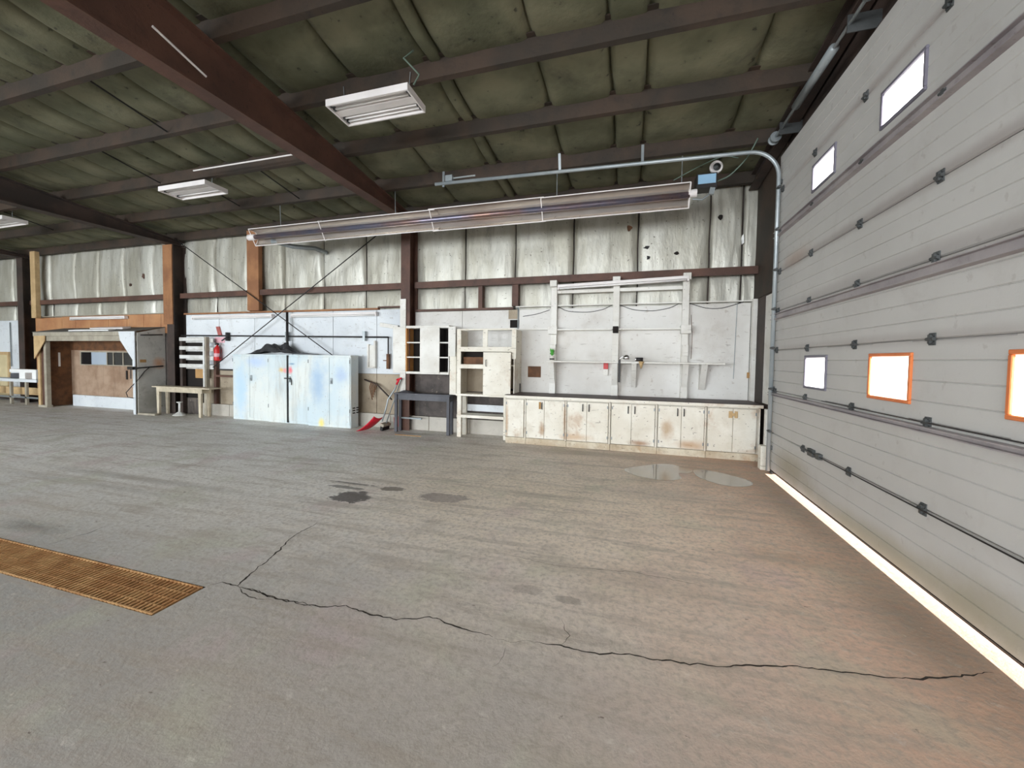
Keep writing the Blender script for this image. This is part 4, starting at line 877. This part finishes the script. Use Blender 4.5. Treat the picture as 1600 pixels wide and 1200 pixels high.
part(bp_, 'pipe_run', MB().tube([(bx1 + .06, 7.5, 1.23), (bx1 + .06, 8.2, 1.28)], .018, 8), 'black_metal', smooth=True)
part(bp_, 'upper_run', MB().tube([(bx1 + .06, 7.66, 2.11), (bx1 + .06, 8.2, 2.15)], .016, 8), 'black_metal', smooth=True)
part(bp_, 'hose', MB().tube([(bx1 + .06, 7.85, 1.24), (bx1 + .05, 7.75, 1.15), (bx1 + .03, 7.62, .95), (bx1 - .06, 7.5, .75), (bx1 - .25, 7.48, .58), (bx1 - .2, 7.49, .46), (bx1 - .02, 7.5, .44)], .01, 6), 'black_metal', smooth=True)
part(bp_, 'regulator', MB().box(bx1 - .14, bx1 + .06, 7.45, 7.53, 1.19, 1.27).tube([(bx1 - .05, 7.48, 1.19), (bx1 - .05, 7.48, .95)], .012, 6), 'black_metal')
# ------------------------------------------------------------------ far left: white table, door
lt = thing('white_bench', 'long white topped bench at the far left edge beside the booth', 'table', (-18.3, 7.9, 0))
part(lt, 'top', MB().box(-20.4, -17.02, 7.7, 8.06, .70, .79), 'white_plywood_cool', bevel=.005)
for x in (-20.2, -19.3, -18.45, -17.66): part(lt, 'leg', MB().box(x - .04, x + .04, 7.74, 7.8, 0, .70), 'grey_timber', bevel=.004)
part(lt, 'lower_rail', MB().box(-20.3, -17.05, 7.74, 7.78, .2, .25), 'grey_metal')
part(lt, 'back_board', MB().box(-20.3, -17.05, 8.0, 8.04, .27, .5), 'tan_timber', bevel=.004)
spot_box('white_carton', -18.55, -17.2, 7.78, 8.0, .985, 1.085, 'paper_white', 'long flat white carton on top of the small blocks on the far left bench', 'box')
spot_box('white_block', -18.1, -17.8, 7.8, 7.98, .792, .983, 'paper_white', 'white block under the flat carton, left of the two', 'box')
spot_box('white_block', -17.45, -17.25, 7.8, 7.98, .792, .983, 'paper_white', 'white block under the flat carton, right of the two', 'box')
spot_box('dark_case', -18.6, -18.15, 7.82, 7.98, .792, .95, 'desk_grey', 'dark grey case left of the white blocks on the far left bench', 'box')
d2 = struct('door_2', MB().box(-20.9, -19.78, 8.27, 8.298, .1, 1.52), 'door_tan', 'pale yellow hatch door in the white wall at the far left', bevel=.004)
part(d2, 'door_frame', MB().box(-19.78, -19.7, 8.25, 8.298, .1, 1.62).box(-20.9, -19.78, 8.25, 8.298, 1.52, 1.62), 'tan_timber')
pipe([(-19.6, 8.27, 2.6), (-19.6, 8.27, 1.2), (-19.55, 8.25, 1.15)], .015, 'grey_metal', 'grey conduit on the white wall at the far left')
# ------------------------------------------------------------------ radiant tube heater
HX0, HX1, HY, HZ = -7.95, .84, 7.15, 4.20
ht = thing('tube_heater', 'long radiant tube heater with shiny reflector hanging under the roof', 'heater', ((HX0 + HX1) / 2, HY, HZ))
dv = Vector((-.86, -.51)); pv = Vector((-.51, .86))        # opening direction, rim direction (y, z)
def hood(x0, x1, s=1.0, off=0):
    out = [(-.19, .03), (-.17, -.06), (-.07, -.13), (.07, -.13), (.17, -.06), (.19, .03)]
    pts = [(HY + (pv.x * a + dv.x * (b_ + off)) * s, HZ + (pv.y * a + dv.y * (b_ + off)) * s) for a, b_ in out]
    inn = [(HY + (pv.x * a * .97 + dv.x * (b_ * .97 + .002 + off)) * s, HZ + (pv.y * a * .97 + dv.y * (b_ * .97 + .002 + off)) * s) for a, b_ in out]
    mb = MB(); vs = []
    for x in (x0, x1): vs += [(x, p[0], p[1]) for p in pts] + [(x, p[0], p[1]) for p in inn]
    fs = []
    for k in range(5):
        fs += [(k, k + 1, 12 + k + 1, 12 + k), (6 + k + 1, 6 + k, 18 + k, 18 + k + 1), (k + 1, k, 6 + k, 6 + k + 1), (12 + k, 12 + k + 1, 18 + k + 1, 18 + k)]
    fs += [(0, 12, 18, 6), (5, 11, 23, 17)]
    return mb.add(vs, fs), pts
for a, b_, s in ((HX0, -3.5, .96), (-3.62, -1.45, 1.04), (-1.5, HX1, 1.0)):
    mb, pts = hood(a, b_, s); r_ = part(ht, 'reflector', mb, 'reflector')
    rim = MB()
    for q in (pts[0], pts[5]): rim.tube([(a, q[0], q[1]), (b_, q[0], q[1])], .009, 6)
    part(r_, 'rim', rim, 'fixture_white')
part(ht, 'burner_tube', MB().tube([(HX0 + .05, HY, HZ), (HX1, HY, HZ)], .05, 14), 'heater_tube', smooth=True)
for x in (-6.1, -3.6, -1.5):
    mb, pts = hood(x, x + .02, 1.07); part(ht, 'strap', MB().tube([(x, p[0], p[1]) for p in pts] + [(x, pts[0][0], pts[0][1])], .010, 6), 'fixture_white')
mb, pts = hood(HX1, HX1 + .01, 1.0)
part(ht, 'end_frame', MB().tube([(HX1, p[0], p[1]) for p in (pts[0], pts[1], pts[2], pts[3], pts[4], pts[5], pts[0])], .010, 6), 'fixture_white')
mb, pts = hood(HX0, HX0 + .01, .96)
part(ht, 'end_frame', MB().tube([(HX0, p[0], p[1]) for p in (pts[0], pts[2], pts[3], pts[5], pts[0])], .010, 6), 'fixture_white')
part(ht, 'end_collar', MB().tube([(HX0 - .12, HY, HZ), (HX0 + .06, HY, HZ)], .065, 14), 'fixture_white', smooth=True)
part(ht, 'end_cap', MB().tube([(HX1 - .02, HY, HZ + .02), (HX1 + .1, HY, HZ + .02)], .06, 12), 'fixture_white')
bb = part(ht, 'burner_box', MB().box(HX1 + .09, HX1 + .38, HY - .02, HY + .22, HZ + .08, HZ + .30), 'black_metal', bevel=.004)
part(bb, 'sticker', MB().box(HX1 + .11, HX1 + .36, HY - .026, HY - .021, HZ + .14, HZ + .28), 'blue_box', label='light blue rating plate')
part(bb, 'vent_ring', MB().lathe((HX1 + .37, HY + .08, HZ + .41), [(.05, .0), (.05, -.03), (.085, -.045), (.095, -.03), (.095, 0)], 20, (-.15, .97, .2)), 'fixture_white', label='round white air intake collar')
part(bb, 'vent_core', MB().lathe((HX1 + .37, HY + .08, HZ + .41), [(.055, -.05), (.02, -.07), (.002, -.075)], 16, (-.15, .97, .2)), 'hinge_dark')
part(bb, 'gas_valve', MB().obox((HX1 + .31, HY - .01, HZ + .02), (.07, .05, .1), (0, .2, 0)).tube([(HX1 + .28, HY, HZ - .02), (HX1 + .18, HY, HZ - .09), (HX1 + .04, HY, HZ - .07)], .012, 6), 'grey_metal')
part(ht, 'exhaust_elbow', MB().tube([(HX0 + .4, HY + .1, HZ - .08), (HX0 + .75, HY + .35, HZ - .16), (HX0 + .95, HY + .8, HZ - .1), (HX0 + .95, HY + 1.18, HZ - .1)], .05, 10), 'grey_metal', smooth=True)
for x in (-7.2, -4.4, -1.25, .72): part(ht, 'hanger', MB().tube([(x, HY + .02, HZ + .15), (x, HY - .0, zt(HY) + .1)], .007, 6), 'grey_metal')
cable([(HX1 + .38, HY + .1, HZ + .2), (HX1 + .55, HY, HZ + .22), (HX1 + .75, HY - .15, HZ + .4), (HX1 + .85, HY - .25, HZ + .62)], .011, 'cable_green', 'grey-green gas hose from the heater box up to the door track')
cable([(.6, HY, HZ + .25), (.95, HY, HZ + .42), (1.3, HY, HZ + .55), (1.5, HY, HZ + .48)], .008, 'cable_green', 'thin dark wire from the tube heater towards the corner')
# ------------------------------------------------------------------ high bay lights
def high_bay(c, w, d, tilt, label, tubes=4):
    t = thing('high_bay_light', label, 'light', c, 'rectangular ceiling lights')
    x, y, z = c; a = Vector((w / 2, d / 2)); tl = math.tan(tilt)
    def bx(x0, x1, y0, y1, z0, z1):
        return MB().hexa([(x + p, y + q, z + r + tl * q) for r in (z0, z1) for p, q in ((x0, y0), (x1, y0), (x1, y1), (x0, y1))])
    part(t, 'housing', bx(-w / 2, w / 2, -d / 2, d / 2, .05, .075), 'fixture_white')
    for x0, x1, y0, y1 in ((-w / 2, w / 2, -d / 2, -d / 2 + .02), (-w / 2, w / 2, d / 2 - .02, d / 2), (-w / 2, -w / 2 + .02, -d / 2 + .02, d / 2 - .02), (w / 2 - .02, w / 2, -d / 2 + .02, d / 2 - .02)):
        part(t, 'rim', bx(x0, x1, y0, y1, -.01, .05), 'fixture_white')
    part(t, 'spine', bx(-w / 2 + .02, w / 2 - .02, -.055, .055, .015, .05), 'fixture_white')
    for q in ((-.17, -.1, .1, .17) if tubes == 4 else (-.12, .12)):
        part(t, 'tube', MB().tube([(x - w / 2 + .04, y + q, z + .025 + tl * q), (x + w / 2 - .04, y + q, z + .025 + tl * q)], .013, 8), 'tube_white', smooth=True)
        for e in (-1, 1): part(t, 'socket', MB().box(x + e * (w / 2 - .04) - .012, x + e * (w / 2 - .04) + .012, y + q - .02, y + q + .02, z + .005 + tl * q, z + .05 + tl * q), 'hinge_dark')
    for e in (-1, 1): part(t, 'hanger', MB().tube([(x + e * w * .4, y, z + .07), (x + e * w * .42, y, zt(y) + .12)], .005, 5), 'grey_metal')
    return t
high_bay((-3.19, 4.72, 4.80), 1.18, .46, R(-2), 'pinkish white four-tube ceiling light nearest the camera')
high_bay((-8.05, 5.92, 4.72), 1.2, .46, R(-1), 'white ceiling light hanging left of the red-brown rafter', 2)
high_bay((-14.62, 6.05, 4.72), 1.25, .44, 0, 'white ceiling light at the left edge beyond the dark rafter', 2)
solo('conduit', MB().tube([(-7.6, 5.6, 4.93), (-4.82, 5.62, 4.93)], .012, 6), 'fixture_white', 'thin white conduit running to the red-brown rafter', 'pipe')
solo('conduit', MB().tube([(-4.60, 3.0, 4.86), (-4.60, 3.55, 4.72)], .012, 6), 'fixture_white', 'short white conduit on the side of the red-brown rafter', 'pipe')
for k, (x, y0, y1) in enumerate(((-8.9, 4.78, 5.9), (-8.2, 5.9, 7.0), (-7.0, 3.65, 4.72), (-14.6, 5.9, 7.0), (-6.6, 5.9, 7.0))):
    solo('sag_rod', MB().tube([(x, y0, zt(y0) + .13), (x + .05, y1, zt(y1) + .02)], .012, 6), 'black', ['dark rod between purlins at the upper left', 'dark rod just right of the ceiling light left of the rafter', 'dark rod between purlins near the top left of the rafter', 'dark rod above the ceiling light at the left edge', 'dark rod between the purlins nearest left of the rafter'][k], 'rod', 'sag rods')
solo('fixture_cord', MB().tube([(-2.55, 4.55, 4.88), (-2.45, 4.5, 4.95), (-2.6, 4.4, 5.1), (-2.5, 4.45, 5.2)], .012, 6), 'cable_green', 'coiled grey-green cord at the end of the nearest ceiling light', 'cord', smooth=True)
# ------------------------------------------------------------------ floor grates over the trench
for g in range(5):
    x1 = TX1 - .012 - g * .94; x0 = x1 - .925
    if x0 < TX0: break
    t = thing('floor_grate', ['rusty floor grate, the one whose end meets the crack', 'rusty floor grate, second from the crack', 'rusty floor grate, third from the crack', 'rusty floor grate, fourth from the crack', 'rusty floor grate, fifth from the crack'][g], 'grate', ((x0 + x1) / 2, (TY0 + TY1) / 2, 0), 'rusty drain grates')
    for k in range(5):
        y = TY0 + .015 + k * (TY1 - TY0 - .03) / 4
        part(t, 'long_bar', MB().box(x0, x1, y - .005, y + .005, -.05, .003 if k in (0, 4) else -.003), 'rust')
    cbm = MB(); n = 25
    for k in range(n):
        x = x0 + .012 + k * (x1 - x0 - .024) / (n - 1); cbm.box(x - .0058, x + .0058, TY0 + .006, TY1 - .006, -.010, .002)
    part(t, 'cross_bars', cbm, 'rust', kind='stuff')
part(floor, 'trench_dirt', MB().grid(40, 4, lambda u, v: (TX0 + (TX1 - TX0) * u, TY0 + (TY1 - TY0) * v, -.085 - .05 * abs(noise.noise((u * 30, v * 3, 0))))), 'trench_dark')
# ------------------------------------------------------------------ puddles
def puddle(pts, label):
    n = len(pts); P = []
    for i in range(n):
        p0, p1, p2, p3 = (Vector(pts[(i + k - 1) % n]) for k in range(4))
        for k in range(5):
            t = k / 5; P.append(.5 * ((2 * p1) + (p2 - p0) * t + (2 * p0 - 5 * p1 + 4 * p2 - p3) * t * t + (3 * p1 - p0 - 3 * p2 + p3) * t ** 3))
    mb = MB(); mb.add([(p.x, p.y, .003) for p in P], [tuple(range(len(P)))])
    o = solo('puddle', mb, 'water', label, 'puddle', 'rain puddles'); return o
puddle([(-.03, 6.26), (.18, 5.99), (.51, 5.91), (.72, 6.09), (.71, 6.35), (.88, 6.45), (.90, 6.68), (.58, 6.88), (.1, 6.5)], 'pale shiny puddle reflecting the base cabinets, left of the two')
puddle([(.93, 6.52), (.97, 6.2), (1.2, 5.95), (1.46, 5.97), (1.6, 6.17), (1.52, 6.4), (1.2, 6.66), (.98, 6.68)], 'greyer puddle right of the pale one, nearer the overhead door')
